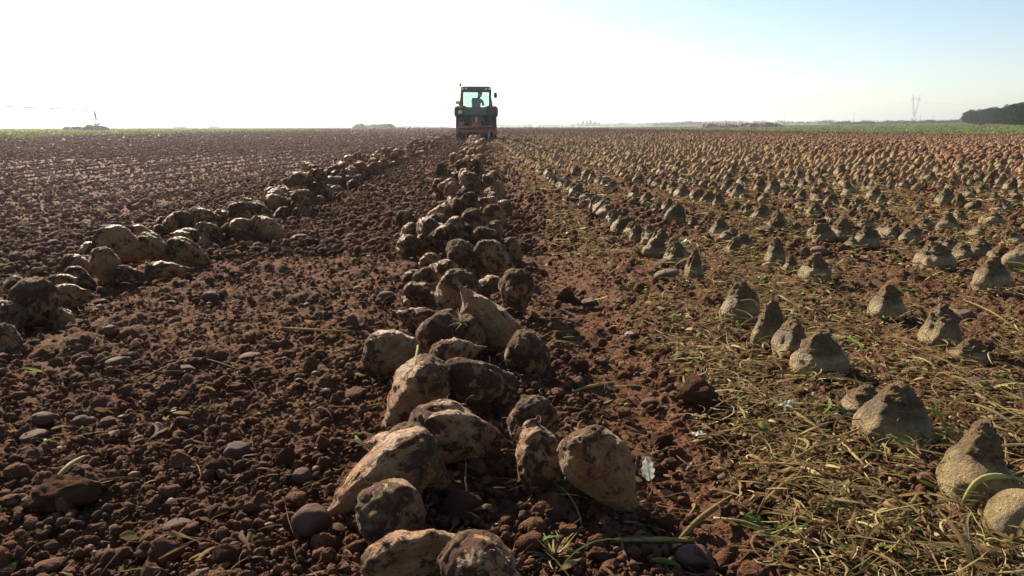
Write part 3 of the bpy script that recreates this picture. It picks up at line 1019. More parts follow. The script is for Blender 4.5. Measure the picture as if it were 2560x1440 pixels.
for c in cand:
    if id(c) in ids: continue
    s_, x, y, r, q_, ri = c
    dense = x > 9
    z = gz(x, y)
    if dense and q_ < .55:
        a = Vector((r2.normal(), r2.normal() - .3, -.5 - .5 * r2.random())).normalized()
        items_b.append(((x, y, z + r * .55), axis_rot(a, q_ * 9), (r * 1.1, r * 1.1, r), q_))
    else:
        tilt = Matrix.Rotation(r2.normal(0, .2), 3, 'X') @ Matrix.Rotation(r2.normal(0, .2), 3, 'Y') @ Matrix.Rotation(q_ * 9, 3, 'Z')
        items_a.append(((x, y, z + r * .1), tilt, (r * 1.08, r * 1.08, r * (.75 + .4 * ((q_ * 7) % 1))), q_))
o = ob('standing_beets', merge_low(items_a, STAND_LOW, M_cone_far, 'far_cones', 4))
tag(o, 'countless small topped cones of the rows further off', 'rooted beets', kind='stuff')
o = ob('exposed_beets', merge_low(items_b, BEET_LOW, M_beet_far, 'far_exposed', 5))
tag(o, 'dense sunlit beets sticking out of the soil in the far right rows', 'rooted beets', kind='stuff')

# ------------------------------------------------------------------ stones and clods one could pick up
STONE_T = [mesh_np('stone', *(lambda P, F: (P, [F]))(*rock(4, 500 + k, .10, .012, 2)), M_stone) for k in range(5)]
CLOD_T = [mesh_np('clod', *(lambda P, F: (P, [F]))(*rock(4, 520 + k, .24, .13, 4)), None) for k in range(5)]
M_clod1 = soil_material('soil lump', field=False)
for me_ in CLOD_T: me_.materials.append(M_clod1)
# kind, cx, cy, w, h, depth ratio, roll, tone, label
STONES = [
 ('s', 780, 1307, 96, 92, .8, 15, .30, 'smooth brown cobble beside the tip of the big front beet'),
 ('s', 880, 808, 30, 48, .5, 0, .45, 'flat stone standing on edge left of the second heap'),
 ('s', 1667, 686, 66, 26, .7, -12, .9, 'long pale stone by the green weed'),
 ('s', 1655, 662, 48, 30, .7, -20, .3, 'brown stone touching the long pale one'),
 ('s', 2452, 966, 82, 46, .7, 5, .62, 'smooth grey stone at the right edge'),
 ('s', 2515, 962, 48, 28, .7, 5, .75, 'pinkish stone beside the smooth grey one at the right edge'),
 ('s', 2048, 838, 42, 32, .8, 0, .45, 'purple-grey stone behind the chain of four beets'),
 ('s', 2062, 868, 52, 22, .8, 8, .55, 'flat purple-grey stone below the other behind the chain of four'),
 ('s', 1735, 1394, 96, 66, .8, 5, .42, 'squarish brown cobble near the bottom edge'),
 ('c', 560, 1392, 78, 62, .9, 0, .3, 'rough purple-brown lump near the bottom edge on the left'),
 ('s', 440, 1322, 78, 44, .8, -12, .22, 'dark purple oval stone on the left soil'),
 ('c', 160, 1228, 165, 84, .9, 0, .3, 'broad soil-covered slab of earth in the lower left'),
 ('s', 215, 1240, 48, 38, .8, 0, .35, 'small round stone against the broad earth slab'),
 ('c', 545, 1170, 84, 54, .8, 0, .3, 'flat-topped soil clod with a yellow leaf bit before it'),
 ('s', 593, 1128, 66, 52, .8, 10, .12, 'dark upright stone behind the flat-topped clod'),
 ('c', 710, 1150, 62, 54, .8, -30, .3, 'angular clod left of the big front beet'),
 ('s', 112, 1046, 62, 36, .8, 5, .2, 'dark mossy stone at the left'),
 ('s', 206, 1056, 50, 36, .8, 5, .25, 'dark angular stone right of the mossy one'),
 ('s', 82, 1090, 62, 28, .8, -10, .35, 'low long stone below the mossy one'),
 ('s', 755, 1190, 50, 46, .8, 0, .5, 'stone with a pale cap left of the big front beet'),
 ('s', 965, 746, 46, 38, .8, 0, .12, 'dark pointed stone left of the second heap'),
 ('c', 1412, 742, 44, 46, .8, 20, .4, 'upright clod, first of three on the smooth track'),
 ('c', 1440, 756, 32, 28, .8, 0, .4, 'small clod, middle of three on the smooth track'),
 ('s', 1472, 757, 42, 28, .8, -10, .5, 'brown stone, last of three on the smooth track'),
 ('s', 1576, 838, 28, 20, .8, 10, 1.0, 'small white stone between track and litter'),
 ('s', 527, 745, 42, 34, .8, 10, .12, 'dark stone below the lone beet of the left heap'),
 ('s', 276, 828, 42, 34, .8, 0, .5, 'grey pointed stone in front of the left heap'),
 ('s', 748, 596, 46, 22, .8, -8, .15, 'dark flat stone between the two windrows'),
 ('s', 2140, 1096, 58, 30, .8, -18, .5, 'brown-grey long stone left of the beet with the green stalk'),
 ('s', 2296, 1140, 50, 26, .8, 0, .6, 'grey stone at the foot of the beet with the green stalk'),
 ('s', 465, 926, 46, 26, .8, 5, .25, 'low dark stone in the left soil'),
 ('s', 292, 906, 64, 30, .8, -12, .3, 'long sloping stone in the left soil'),
 ('s', 625, 892, 56, 20, .8, -5, .45, 'flat grey-brown stone left of the dark smooth beet'),
 ('s', 1505, 904, 34, 26, .8, 0, .4, 'rounded pebble on the track right of the lone beet'),
 ('c', 1650, 1104, 66, 46, .8, -20, .4, 'rounded clod right of the front heap'),
 ('c', 1640, 1182, 58, 54, .8, 30, .35, 'clod above the pale curled leaf'),
 ('c', 1648, 1302, 66, 62, .8, 10, .2, 'dark square clod at the tip of the outermost beet'),
 ('c', 1750, 985, 116, 88, .9, 0, .3, 'large red-brown clod on the edge of the straw'),
 ('c', 1898, 1258, 60, 46, .8, 10, .4, 'brown clod between the track and the lower straw'),
 ('c', 1150, 1268, 110, 84, .8, 8, .3, 'triangular red clod behind the very front beets'),
 ('c', 1130, 1142, 62, 52, .8, -20, .4, 'crumbly clod with a straw bit in the gap of the front heap'),
 ('s', 2012, 632, 26, 34, .8, 0, .35, 'upright dark pebble beside the pink stone'),
 ('s', 2047, 630, 46, 30, .8, 0, .8, 'pink rounded stone near the group of three cones'),
 ('s', 1915, 575, 44, 24, .8, 5, .55, 'rounded stone low among the third row'),
 ('s', 2405, 790, 60, 34, .8, -15, .5, 'brown wedge-shaped stone right of the steep pale cone'),
 ('s', 1625, 1010, 46, 30, .8, 0, .4, 'brown stone with shadow left of the large red clod'),
 ('c', 1440, 915, 60, 44, .8, 0, .4, 'soil clod on the track beside the lone beet'),
 ('c', 205, 1190, 60, 50, .8, 0, .4, 'rounded clod above the broad earth slab'),
]
for i, (kd, cx, cy, w, h, dr, roll, tone, lab) in enumerate(STONES):
    g0 = at(cx, cy + h * .4); g = gz(g0.x, g0.y)
    d = ray(cx, cy); s = (CAM_H - g + .006) / (h / 2 * .95 - d.z)
    pos = Vector((0, 0, CAM_H)) + d * s
    T = (STONE_T if kd == 's' else CLOD_T)[i % 5]
    o = ob('stone' if kd == 's' else 'soil_clod', T)
    o.location = pos; o.scale = (w / 2 * s, (w * dr) / 2 * s, h / 2 * s)
    o.rotation_euler = (0, R_(roll), -YAW - math.atan2(cx - 1280, F_PX) + .25 * math.sin(i))
    o['tone'] = tone
    tag(o, lab, 'stone' if kd == 's' else 'soil clod', 'larger stones on the field' if kd == 's' else 'larger soil clods')


# ------------------------------------------------------------------ crumbled soil and pebbles
def fan(n, r0, r1, seed, th=(-.74, .80)):
    r3 = np.random.default_rng(seed)
    r = np.exp(r3.uniform(math.log(r0), math.log(r1), n))
    t = r3.uniform(th[0], th[1], n)
    return r * np.sin(t), r * np.cos(t), r, r3


def scatter_rocks(name, n, r0, r1, seed, TL, mat, smin, smax, pw, kmin, flat, keep=None, sink=.2):
    x, y, r, r3 = fan(n, r0, r1, seed)
    s = smin * (smax / smin) ** (r3.random(n) ** pw)
    s = np.maximum(s, kmin * r) * np.where(s < kmin * r, r3.uniform(.8, 1.6, n), 1)
    k = np.ones(n, bool)
    if keep is not None: k = r3.random(n) < keep(x, y)
    k &= x < 43.5
    x, y, s = x[k], y[k], s[k]; n = len(x)
    z = macro(x, y)
    pick = r3.integers(0, len(TL), n)
    VV = []; FF = []; ra = []; off = 0
    for t in range(len(TL)):
        m = pick == t; c = m.sum()
        if not c: continue
        V, F = TL[t]
        a = r3.uniform(0, 6.28, c); b = r3.normal(0, .5, c)
        e = r3.uniform(.7, 1.35, (c, 3)) * [1, 1, flat]
        P = V[None] * e[:, None]
        cb, sb = np.cos(b)[:, None], np.sin(b)[:, None]
        X = P[..., 0] * cb - P[..., 2] * sb; Z = P[..., 0] * sb + P[..., 2] * cb; Yy = P[..., 1]
        ca, sa = np.cos(a)[:, None], np.sin(a)[:, None]
        X, Yy = X * ca - Yy * sa, X * sa + Yy * ca
        sc = s[m][:, None]
        W = np.stack([X * sc + x[m][:, None], Yy * sc + y[m][:, None], Z * sc + (z[m] + s[m] * (flat - sink) + .006)[:, None]], -1)
        VV.append(W.reshape(-1, 3)); FF.append((F[None] + (np.arange(c) * len(V))[:, None, None]).reshape(-1, 3) + off)
        ra.append(np.repeat(r3.random(c), len(V))); off += c * len(V)
    me = mesh_np(name, np.vstack(VV), [np.vstack(FF)], mat, {'rnd': np.concatenate(ra)})
    return ob(name, me)


C2 = [rock(2, 600 + k, .26, .20, 3) for k in range(8)]
C3 = [rock(3, 620 + k, .24, .20, 3) for k in range(8)]
P2 = [rock(2, 640 + k, .12, .02, 1) for k in range(6)]
P3 = [rock(3, 660 + k, .12, .02, 1) for k in range(6)]
keepc = lambda x, y: np.where((x > .30) & (x < .50), .45, np.where(x > .6, .3, 1.0))
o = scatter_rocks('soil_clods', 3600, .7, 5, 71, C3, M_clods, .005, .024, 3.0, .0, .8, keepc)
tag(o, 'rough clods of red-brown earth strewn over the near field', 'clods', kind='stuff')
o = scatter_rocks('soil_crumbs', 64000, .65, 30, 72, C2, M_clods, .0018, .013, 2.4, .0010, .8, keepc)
tag(o, 'fine crumbs of earth covering the field', 'soil crumbs', kind='stuff')
keepp = lambda x, y: np.where((x > .30) & (x < .50), .25, 1.0)
C1 = [rock(1, 680 + k, .3, .2, 1) for k in range(8)]
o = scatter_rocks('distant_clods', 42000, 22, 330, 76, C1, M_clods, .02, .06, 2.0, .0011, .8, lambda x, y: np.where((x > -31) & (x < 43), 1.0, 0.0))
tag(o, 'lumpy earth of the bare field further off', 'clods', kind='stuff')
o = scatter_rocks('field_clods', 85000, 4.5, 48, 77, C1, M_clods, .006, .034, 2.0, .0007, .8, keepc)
tag(o, 'crumbled earth of the middle field', 'clods', kind='stuff')
o = scatter_rocks('pebbles', 340, .7, 9, 73, P3, M_pebble, .004, .015, 2.0, .0, .6, keepp, .25)
tag(o, 'rounded river pebbles lying among the clods', 'pebbles', kind='stuff')
o = scatter_rocks('gravel', 1500, 1.2, 45, 74, P2, M_pebble, .004, .018, 2.2, .0011, .55, keepp, .2)
tag(o, 'small stones scattered over the harvested soil', 'gravel', kind='stuff')


# ------------------------------------------------------------------ dry stalks and leaf litter
def ribbons(name, x, y, r3, lens, widths, mat, rnd, lift=.012, seg=6, curl=1.0, rise=.35, z=None):
    n = len(x)
    if z is None: z = macro(x, y)
    a = r3.uniform(0, 6.28, n); k = r3.normal(0, 1, n) * curl * np.where(x < .4, .6, 1); wob = r3.normal(0, .5, n)
    el = r3.normal(0, rise, n); up = r3.uniform(.2, 1, n)
    S = np.linspace(-.5, .5, seg + 1)
    P = np.zeros((n, seg + 1, 3)); W = np.zeros((n, seg + 1, 3))
    px = np.zeros(n); py = np.zeros(n); pts = []
    ang = a.copy()
    cx = np.zeros((n, seg + 1)); cy = np.zeros((n, seg + 1)); an = np.zeros((n, seg + 1))
    for i in range(seg + 1):
        cx[:, i] = px; cy[:, i] = py; an[:, i] = ang
        px = px + np.cos(ang) * lens / seg; py = py + np.sin(ang) * lens / seg
        ang = ang + (k + wob * math.sin(i * 2.1)) / seg * 1.6
    cx -= cx.mean(1, keepdims=True); cy -= cy.mean(1, keepdims=True)
    X = x[:, None] + cx; Y = y[:, None] + cy
    arch = (1 - (2 * S[None]) ** 2) * (up * lens * .10)[:, None]
    Z = z[:, None] + lift * r3.uniform(.2, 1.6, n)[:, None] + arch + (el * lens)[:, None] * S[None] * .6
    Z = np.maximum(Z, z[:, None] - .004)
    w = widths[:, None] * (1 - .75 * np.abs(2 * S[None]) ** 2.2)
    tw = r3.uniform(-1.2, 1.2, n)[:, None] + r3.normal(0, .8, n)[:, None] * S[None] * 2
    nx = -np.sin(an) * np.cos(tw); ny = np.cos(an) * np.cos(tw); nz = np.sin(tw)
    L = np.stack([X + nx * w, Y + ny * w, Z + nz * w], -1); Rr = np.stack([X - nx * w, Y - ny * w, Z - nz * w], -1)
    C = np.stack([X, Y, Z + w * .45], -1)
    V = np.stack([L, C, Rr], 2)            # n, seg+1, 3, xyz
    V = V.reshape(-1, 3)
    base = (np.arange(n) * (seg + 1) * 3)[:, None, None]
    i = (np.arange(seg) * 3)[None, :, None]; j = np.arange(2)[None, None]
    q = np.stack([base + i + j, base + i + j + 1, base + i + j + 4, base + i + j + 3], -1).reshape(-1, 4)
    return mesh_np(name, V, [q], mat, {'rnd': np.repeat(rnd, (seg + 1) * 3)})


def litter(name, n, r0, r1, seed, l0, l1, w0, w1, keep, kmin=0, lift=.012):
    x, y, r, r3 = fan(n, r0, r1, seed)
    k = (r3.random(n) < keep(x, y)) & (x < 43.5)
    x, y, r = x[k], y[k], r[k]; n = len(x)
    le = l0 * (l1 / l0) ** (r3.random(n) ** 1.35); wi = w0 * (w1 / w0) ** (r3.random(n) ** 1.8)
    wi = np.maximum(wi, kmin * r); le = np.maximum(le, kmin * r * 5)
    rnd = np.clip(r3.beta(1.5, 1.6, n) * .9, 0, 1) * np.where(x < .45, .48, 1)
    gg = r3.random(n) < .055; rnd[gg] = r3.uniform(.93, 1, gg.sum())
    me = ribbons(name, x, y, r3, le, wi, M_straw, rnd, lift=lift)
    return ob(name, me)


def kl(x, y):
    wob = .10 * vn2(y / .5, y * 0 + 1.5, 88) * 2
    right = sstep(.44, .64, x + wob)
    patch = .12 + .9 * sstep(-.15, .2, vn2(x / .30, y / 1.1, 89) + .06 + .3 * vn2(x / .1, y / .1, 90)) * (1 - .5 * sstep(3, 12, x))
    left = np.where(x < -1.95, .035, .02)
    patch = np.where((x < 1.9) & (y < 5), np.maximum(patch, .30 + 1.7 * vn2(x / .15, y / .22, 93)), patch)
    return np.where(x > .3, np.maximum(right * patch * .56, .035), left)


o = litter('straw_litter', 135000, .75, 10, 81, .012, .15, .0009, .0048, kl, .0004, .030)
tag(o, 'tangled dry beet leaf stalks lying between the standing rows', 'straw litter', kind='stuff')
o = litter('leaf_litter', 60000, 4, 60, 82, .03, .12, .002, .006, kl, .0009, .03)
tag(o, 'dry leaf scraps over the rows further off', 'leaf litter', kind='stuff')
kk = lambda x, y: np.where(x > .5, .6, .045)
x, y, r, r3 = fan(4200, .8, 12, 83)
k = r3.random(len(x)) < kk(x, y); x, y, r = x[k], y[k], r[k]; n = len(x)
rr_ = r3.random(n)
me = ribbons('leaf_scraps', x, y, r3, r3.uniform(.012, .045, n), r3.uniform(.004, .011, n), M_straw, np.where((rr_ < .3) & (x > .4), r3.uniform(.93, 1, n), r3.uniform(.2, .7, n)), lift=.012, seg=4, curl=.8, rise=.6)
o = ob('leaf_scraps', me)
tag(o, 'torn pale and green leaf scraps on the soil', 'leaf scraps', kind='stuff')


x, y, r, r3 = fan(9000, .8, 9, 84)
k = r3.random(len(x)) < np.where(x > .5, .7, .06); x, y = x[k], y[k]; n = len(x)
me = ribbons('withered_leaves', x, y, r3, r3.uniform(.015, .055, n), r3.uniform(.003, .010, n), M_straw, r3.uniform(.02, .45, n), lift=.018, seg=5, curl=.9, rise=.5)
o = ob('withered_leaves', me)
tag(o, 'torn brown wilted leaves trodden among the straw', 'withered leaves', kind='stuff')

# ------------------------------------------------------------------ single leaves, stalks and weeds
def strip(pts, w, prof=None):
    """one thick stalk through world points"""
    mb = MB(); m = len(pts)
    mb.tube(pts, [w * (prof(i / (m - 1)) if prof else 1 - .5 * i / (m - 1)) for i in range(m)], 6)
    return mb


def curve_pts(ps, n=14):
    P = interp_prof([tuple(p) for p in ps], n)
    return [Vector(p) for p in P]


def paint(o, val):
    me = o.data
    a_ = me.attributes.new('rnd', 'FLOAT', 'POINT')
    a_.data.foreach_set('value', np.full(len(me.vertices), val, np.float32))


def leaf_mesh(name, L, W, seed, mat, val, curl=.25):
    r3 = np.random.default_rng(seed)
    nu, nv = 22, 12
    u = np.linspace(0, 1, nu); v = np.linspace(-1, 1, nv)
    U, Vv = np.meshgrid(u, v, indexing='ij')
    w = W * np.sin(np.pi * np.clip(U * .96 + .02, 0, 1) ** .8) ** .75 * (1 + .10 * np.sin(U * 24 + seed))
    X = w * Vv; Y = U * L
    Z = curl * L * (U - .45) ** 2 * -1 + .35 * W * np.abs(Vv) ** 1.5 * np.sin(U * 5 + seed) + .10 * W * np.sin(U * 26 + Vv * 2) * np.abs(Vv) - .12 * W * np.exp(-(Vv / .14) ** 2)
    P = np.stack([X, Y, Z], -1).reshape(-1, 3)
    i = np.arange(nu - 1)[:, None] * nv; j = np.arange(nv - 1)[None]
    q = np.stack([i + j, i + j + 1, i + nv + j + 1, i + nv + j], -1).reshape(-1, 4)
    return mesh_np(name, P, [q], mat, {'rnd': np.full(len(P), val)})


def single_leaf(px, py, L, W, rz, pitch, seed, val, label, mat=None, group=None, z=.03):
    p = at(px, py); p.z = gz(p.x, p.y) + z
    e = empty('beet_leaf', p); e.rotation_euler = (pitch, .2 * math.sin(seed * 3), rz)
    tag(e, label, 'leaf', group)
    ob('blade', leaf_mesh('blade', L, W, seed, mat or M_leaf, val), e)
    s = strip(curve_pts([(0, -L * .55, -.01), (0.004, -L * .2, .0), (0, L * .1, .002), (0, L * .5, .0)], 10), W * .10).build('midrib', M_straw, e)
    paint(s, .8)
    return e


M_silver = leafy_material('withered silver leaf', [(0, (0.4, 0.42, 0.33)), (1, (0.62, 0.64, 0.52))], .3, .35, bump_scale=70)
single_leaf(1850, 1335, .085, .030, R_(-115), R_(-8), 1, .25, 'large dark green crumpled leaf lying on the soil near the bottom')
single_leaf(1972, 1378, .060, .013, R_(-100), R_(6), 2, 1.0, 'narrow bright green leaf right of the large crumpled one')
single_leaf(1624, 1228, .050, .014, R_(8), R_(50), 3, 1.0, 'whitish curled leaf catching the sun beside the outermost beet', M_silver)
single_leaf(1335, 1408, .05, .006, R_(-80), R_(14), 12, .9, 'narrow green blade beside the pale leaf stub tuft')
single_leaf(2140, 1105, .05, .016, R_(60), R_(12), 4, .15, 'dark leaf tucked in the straw left of the stalk beet')
single_leaf(1780, 1130, .045, .016, R_(100), R_(14), 5, .9, 'silvery green leaf scrap in the straw below the large red clod', M_silver)
single_leaf(1995, 1085, .05, .018, R_(70), R_(20), 6, .9, 'pale leaf standing in the straw in the middle right', M_silver)


def weed(px, py, n, L, W, seed, val, label, spread=1.0):
    r3 = np.random.default_rng(seed)
    p = at(px, py); p.z = gz(p.x, p.y) + .005
    e = empty('weed', p); tag(e, label, 'weed', 'small green weeds')
    for i in range(n):
        l = L * r3.uniform(.6, 1.1)
        o = ob('leaf', leaf_mesh('leaf', l, W * r3.uniform(.7, 1.1), seed * 9 + i, M_leaf, val * r3.uniform(.6, 1)), e)
        o.rotation_euler = (r3.uniform(.25, 1.0), 0, i * 6.28 / n * spread + r3.uniform(-.4, .4))
    return e


weed(1690, 650, 7, .10, .022, 1, 1, 'bushy bright green weed beside the nearest standing row')
weed(108, 1118, 4, .025, .010, 2, .9, 'tiny green seedling at the left edge')
weed(775, 738, 4, .03, .010, 3, .9, 'tiny green seedling between the windrows')
weed(1103, 700, 5, .035, .006, 4, .9, 'grass-like green tuft at the back of the second heap')
weed(1900, 720, 4, .04, .014, 5, .9, 'small green weed in the straw behind the chain of four beets')
weed(1995, 765, 4, .035, .012, 6, .8, 'small green weed near the steep pale cone')
weed(1410, 600, 4, .05, .014, 7, .8, 'low green weed at the litter edge left of the nearest row')
weed(1915, 665, 3, .05, .014, 8, .8, 'pale green weed beside the tall dark cone')
weed(1690, 820, 3, .03, .010, 9, .8, 'tiny weed at the straw edge behind the white stone')
weed(2470, 905, 3, .04, .012, 10, .6, 'dark leafy weed near the right edge')


def tuft(px, py, n, L, w, seed, label, z=0.0, val=(.55, 1.0), name='leaf_stub', cat='leaf stub'):
    """a torn crown of leaf stubs"""
    r3 = np.random.default_rng(seed)
    p = at(px, py, z); mb = []
    V = []; Q = []; ra = []; off = 0
    for i in range(n):
        a = r3.uniform(0, 6.28); el = r3.uniform(.15, 1.25); l = L * r3.uniform(.35, 1.1)
        m = 7; pts = []
        for k in range(m):
            s = k / (m - 1); rr2 = s * l * math.cos(el); zz = s * l * math.sin(el) - .55 * (s ** 2) * l * .7 * math.cos(el)
            aa = a + .5 * s * math.sin(i)
            pts.append((rr2 * math.cos(aa), rr2 * math.sin(aa), zz))
        wd = w * r3.uniform(.5, 1.2); nx, ny = -math.sin(a), math.cos(a)
        for k, (X, Y, Z) in enumerate(pts):
            ww = wd * (1 - .7 * k / (m - 1))
            V += [(X + nx * ww, Y + ny * ww, Z + ww * .4), (X, Y, Z - ww * .3), (X - nx * ww, Y - ny * ww, Z + ww * .4)]
        for k in range(m - 1):
            b = off + k * 3
            Q += [(b, b + 1, b + 4, b + 3), (b + 1, b + 2, b + 5, b + 4)]
        ra += [r3.uniform(*val)] * (3 * m); off += 3 * m
    o = ob(name, mesh_np(name, V, [np.array(Q)], M_straw, {'rnd': ra}))
    o.location = (p.x, p.y, gz(p.x, p.y) + z + .002)
    tag(o, label, cat, 'torn tufts of leaf stubs')
    return o


tuft(1385, 1412, 60, .07, .0032, 1, 'spread tuft of pale yellow-green leaf stubs at the bottom edge', val=(.5, .98))
tuft(1115, 590, 22, .09, .007, 2, 'green and white leaf stub sticking up from the third heap', z=.12, val=(.8, 1.0))
tuft(2535, 1435, 16, .09, .005, 3, 'silvery leaf stubs in the bottom right corner', val=(.7, 1))
tuft(1155, 815, 24, .05, .003, 4, 'straw wisps lying over the muddy beet of the second heap', z=.15, val=(.35, .95))
tuft(1318, 892, 14, .03, .0025, 5, 'yellow-green stub on the face of the lone beet', z=.07, val=(.7, 1))
tuft(1330, 665, 10, .05, .003, 6, 'straw wisps at the right foot of the third heap', val=(.3, .9))
tuft(590, 955, 16, .035, .0025, 7, 'yellow stub tuft in the left soil', val=(.6, .95))


def stalk(pts_px, w, label, val, hz=None, name='leaf_stalk'):
    P = []
    for i, (px, py, dz) in enumerate(pts_px):
        q = at(px, py, dz); q.z = gz(q.x, q.y) + dz; P.append(q)
    c = P[0].copy()
    o = strip([p - c for p in curve_pts(P, 16)], w, lambda s: .35 + 1.0 * math.sin(math.pi * (.12 + .8 * s))).build(name, M_straw)
    paint(o, val); o.location = c
    tag(o, label, 'leaf stalk', 'single leaf stalks')
    return o


stalk([(2375, 1135, .012), (2330, 1120, .02), (2255, 1090, .06), (2235, 1085, .07)], .0035, 'green stalk lying across the front of the large cream beet', .95)
stalk([(2375, 1135, .015), (2350, 1085, .05), (2330, 1062, .075), (2260, 1070, .08), (2240, 1090, .07)], .0035, 'green stalk arching over the large cream beet', .92)
stalk([(2370, 1132, .012), (2300, 1150, .012), (2240, 1185, .010)], .003, 'green stalk running down left from the foot of the large cream beet', .94)
stalk([(2560, 1262, .05), (2480, 1252, .07), (2430, 1270, .06), (2395, 1325, .02)], .004, 'yellow-green stalk across the crumbly cream beet at the right edge', .9)
stalk([(145, 1190, .012), (175, 1165, .015), (212, 1142, .016)], .0055, 'thick pale cut stalk on the left soil', .72)
stalk([(1540, 1362, .012), (1640, 1345, .02), (1740, 1330, .012)], .0035, 'green-white stalk right of the leaf stub tuft', .9)
stalk([(1430, 985, .012), (1470, 960, .015), (1540, 940, .012)], .003, 'pale stalk on the track below the lone beet', .7)
stalk([(1630, 1405, .012), (1660, 1400, .015), (1700, 1402, .012)], .004, 'short green stalk left of the squarish cobble', .97)
stalk([(600, 930, .01), (480, 905, .015), (330, 965, .01)], .0022, 'long thin brown stalk across the left soil', .45)
stalk([(700, 830, .012), (800, 838, .025), (925, 848, .012)], .0028, 'yellow stalk leading to the dark smooth beet', .65)
stalk([(1030, 900, .04), (1045, 870, .10), (1035, 920, .09), (1010, 990, .06)], .003, 'bent green-brown stalk hanging beside the dark smooth beet', .9)
stalk([(1545, 1340, .01), (1560, 1390, .012), (1575, 1438, .01)], .002, 'thin brown stalk curving to the bottom edge', .4)
stalk([(1850, 770, .09), (1885, 770, .095), (1900, 810, .03)], .0022, 'dry straw bent over the first of the chain of four beets', .7)
stalk([(2560, 860, .02), (2480, 800, .06), (2400, 760, .02)], .0022, 'long brown straw near the right edge', .5)
for i_, (a0, b0, a1, b1, v_, t_) in enumerate([
  (1980, 1160, 2240, 1060, .6, 'long straw rising right towards the cream beet'), (1900, 1010, 2090, 1150, .55, 'brown straw sloping down across the litter'),
  (2000, 1215, 2090, 1290, .78, 'broad cream straw in the lower litter'), (2080, 1120, 2180, 1240, .7, 'pale split straw below the brown-grey stone'),
  (2290, 1290, 2190, 1400, .5, 'brown straw left of the crumbly cream beet'), (1700, 1330, 1830, 1240, .45, 'thin straw above the large crumpled leaf'),
  (2170, 760, 2340, 800, .6, 'straw behind the steep pale cone'), (2420, 1010, 2550, 1080, .55, 'straw below the smooth grey stone'),
  (1900, 1280, 2060, 1190, .4, 'dark straw below the long rising one'), (2330, 960, 2480, 1040, .5, 'brown straw under the broad cone beet')]):
    mx, my = (a0 + a1) / 2 + 10 * math.sin(i_ * 2.2), (b0 + b1) / 2 + 14 * math.cos(i_ * 1.7)
    stalk([(a0, b0, .015), (mx, my, .03), (a1, b1, .012)], .0024 + .0012 * (i_ % 3), t_, v_)

# ------------------------------------------------------------------ the tractor and its driver
P_green = plain('green paint', (0.022, 0.085, 0.040), .35, 0, 0, 6, .25, .3)
P_dgreen = plain('dark green paint', (0.018, 0.050, 0.034), .45, 0, 0, 6, .25)
P_black = plain('black plastic', (0.02, 0.022, 0.025), .6)
P_tyre = plain('tyre rubber', (0.035, 0.032, 0.030), .85, 0, .3, 20, .3)
P_rim = plain('yellow rim', (0.55, 0.40, 0.03), .5)
P_red = plain('red implement paint', (0.36, 0.05, 0.028), .55, 0, .1, 9, .5)
P_dred = plain('worn red paint', (0.34, 0.075, 0.04), .65, 0, .2, 12, .4)
P_steel = plain('bare steel', (0.45, 0.43, 0.40), .35, .7)
P_white = plain('white plastic', (0.75, 0.75, 0.72), .5)
P_lens = plain('clear lamp lens', (0.8, 0.8, 0.78), .15)
P_redl = plain('red lamp lens', (0.55, 0.02, 0.02), .25)
P_orange = plain('orange lamp lens', (0.75, 0.20, 0.03), .25)
P_seat = plain('seat cloth', (0.03, 0.03, 0.035), .9)
g_m, gN, gL, gB = new_mat('tinted glass')
gB.inputs['Base Color'].default_value = (0.62, 0.86, 0.82, 1); gB.inputs['Roughness'].default_value = .03
gT = gN.new('ShaderNodeBsdfTransparent'); gT.inputs[0].default_value = (0.86, 0.96, 0.95, 1)
gX = gN.new('ShaderNodeMixShader'); gX.inputs[0].default_value = .88
gL.new(gB.outputs[0], gX.inputs[1]); gL.new(gT.outputs[0], gX.inputs[2]); gL.new(gX.outputs[0], gN['Material Output'].inputs['Surface'])
P_glass = g_m

TY = 41.6
TX = at_depth(1191, 340, TY).x
TR = empty('tractor', (TX, TY, -.03))
tag(TR, 'green farm tractor seen from behind with a cab and red rear implement', 'tractor')


def wheel(x, y, R, w, lugs, side):
    wh = empty('wheel', (x, y, R), 0); wh.parent = TR
    t = MB(); h = w / 2
    t.lathe([(-h * .86, R * .58), (-h, R * .70), (-h, R * .90), (-h * .8, R * .965), (0, R * .975), (h * .8, R * .965), (h, R * .90), (h, R * .70), (h * .86, R * .58)], 'X', n=40)
    for k in range(lugs):
        for sgn in (-1, 1):
            a = 2 * math.pi * (k + (.5 if sgn > 0 else 0)) / lugs
            rot = Matrix.Rotation(a, 3, 'X') @ Matrix.Rotation(sgn * .7, 3, 'Z')
            c = Matrix.Rotation(a, 3, 'X') @ Vector((sgn * h * .5, 0, R * .985))
            t.box(c, (h * 1.15, .055, .075), rot)
    t.build('tyre', P_tyre, wh)
    r = MB(); r.lathe([(-h * .8, R * .585), (-h * .55, R * .5), (-h * .2 * side, R * .45), (-h * .2 * side + .02, .10), (h * .1 * side, .10), (h * .1 * side + .02, R * .45), (h * .55, R * .5), (h * .8, R * .585), (h * .7, R * .6), (-h * .7, R * .6)], 'X', n=32)
    r.build('rim', P_rim, wh)
    return wh


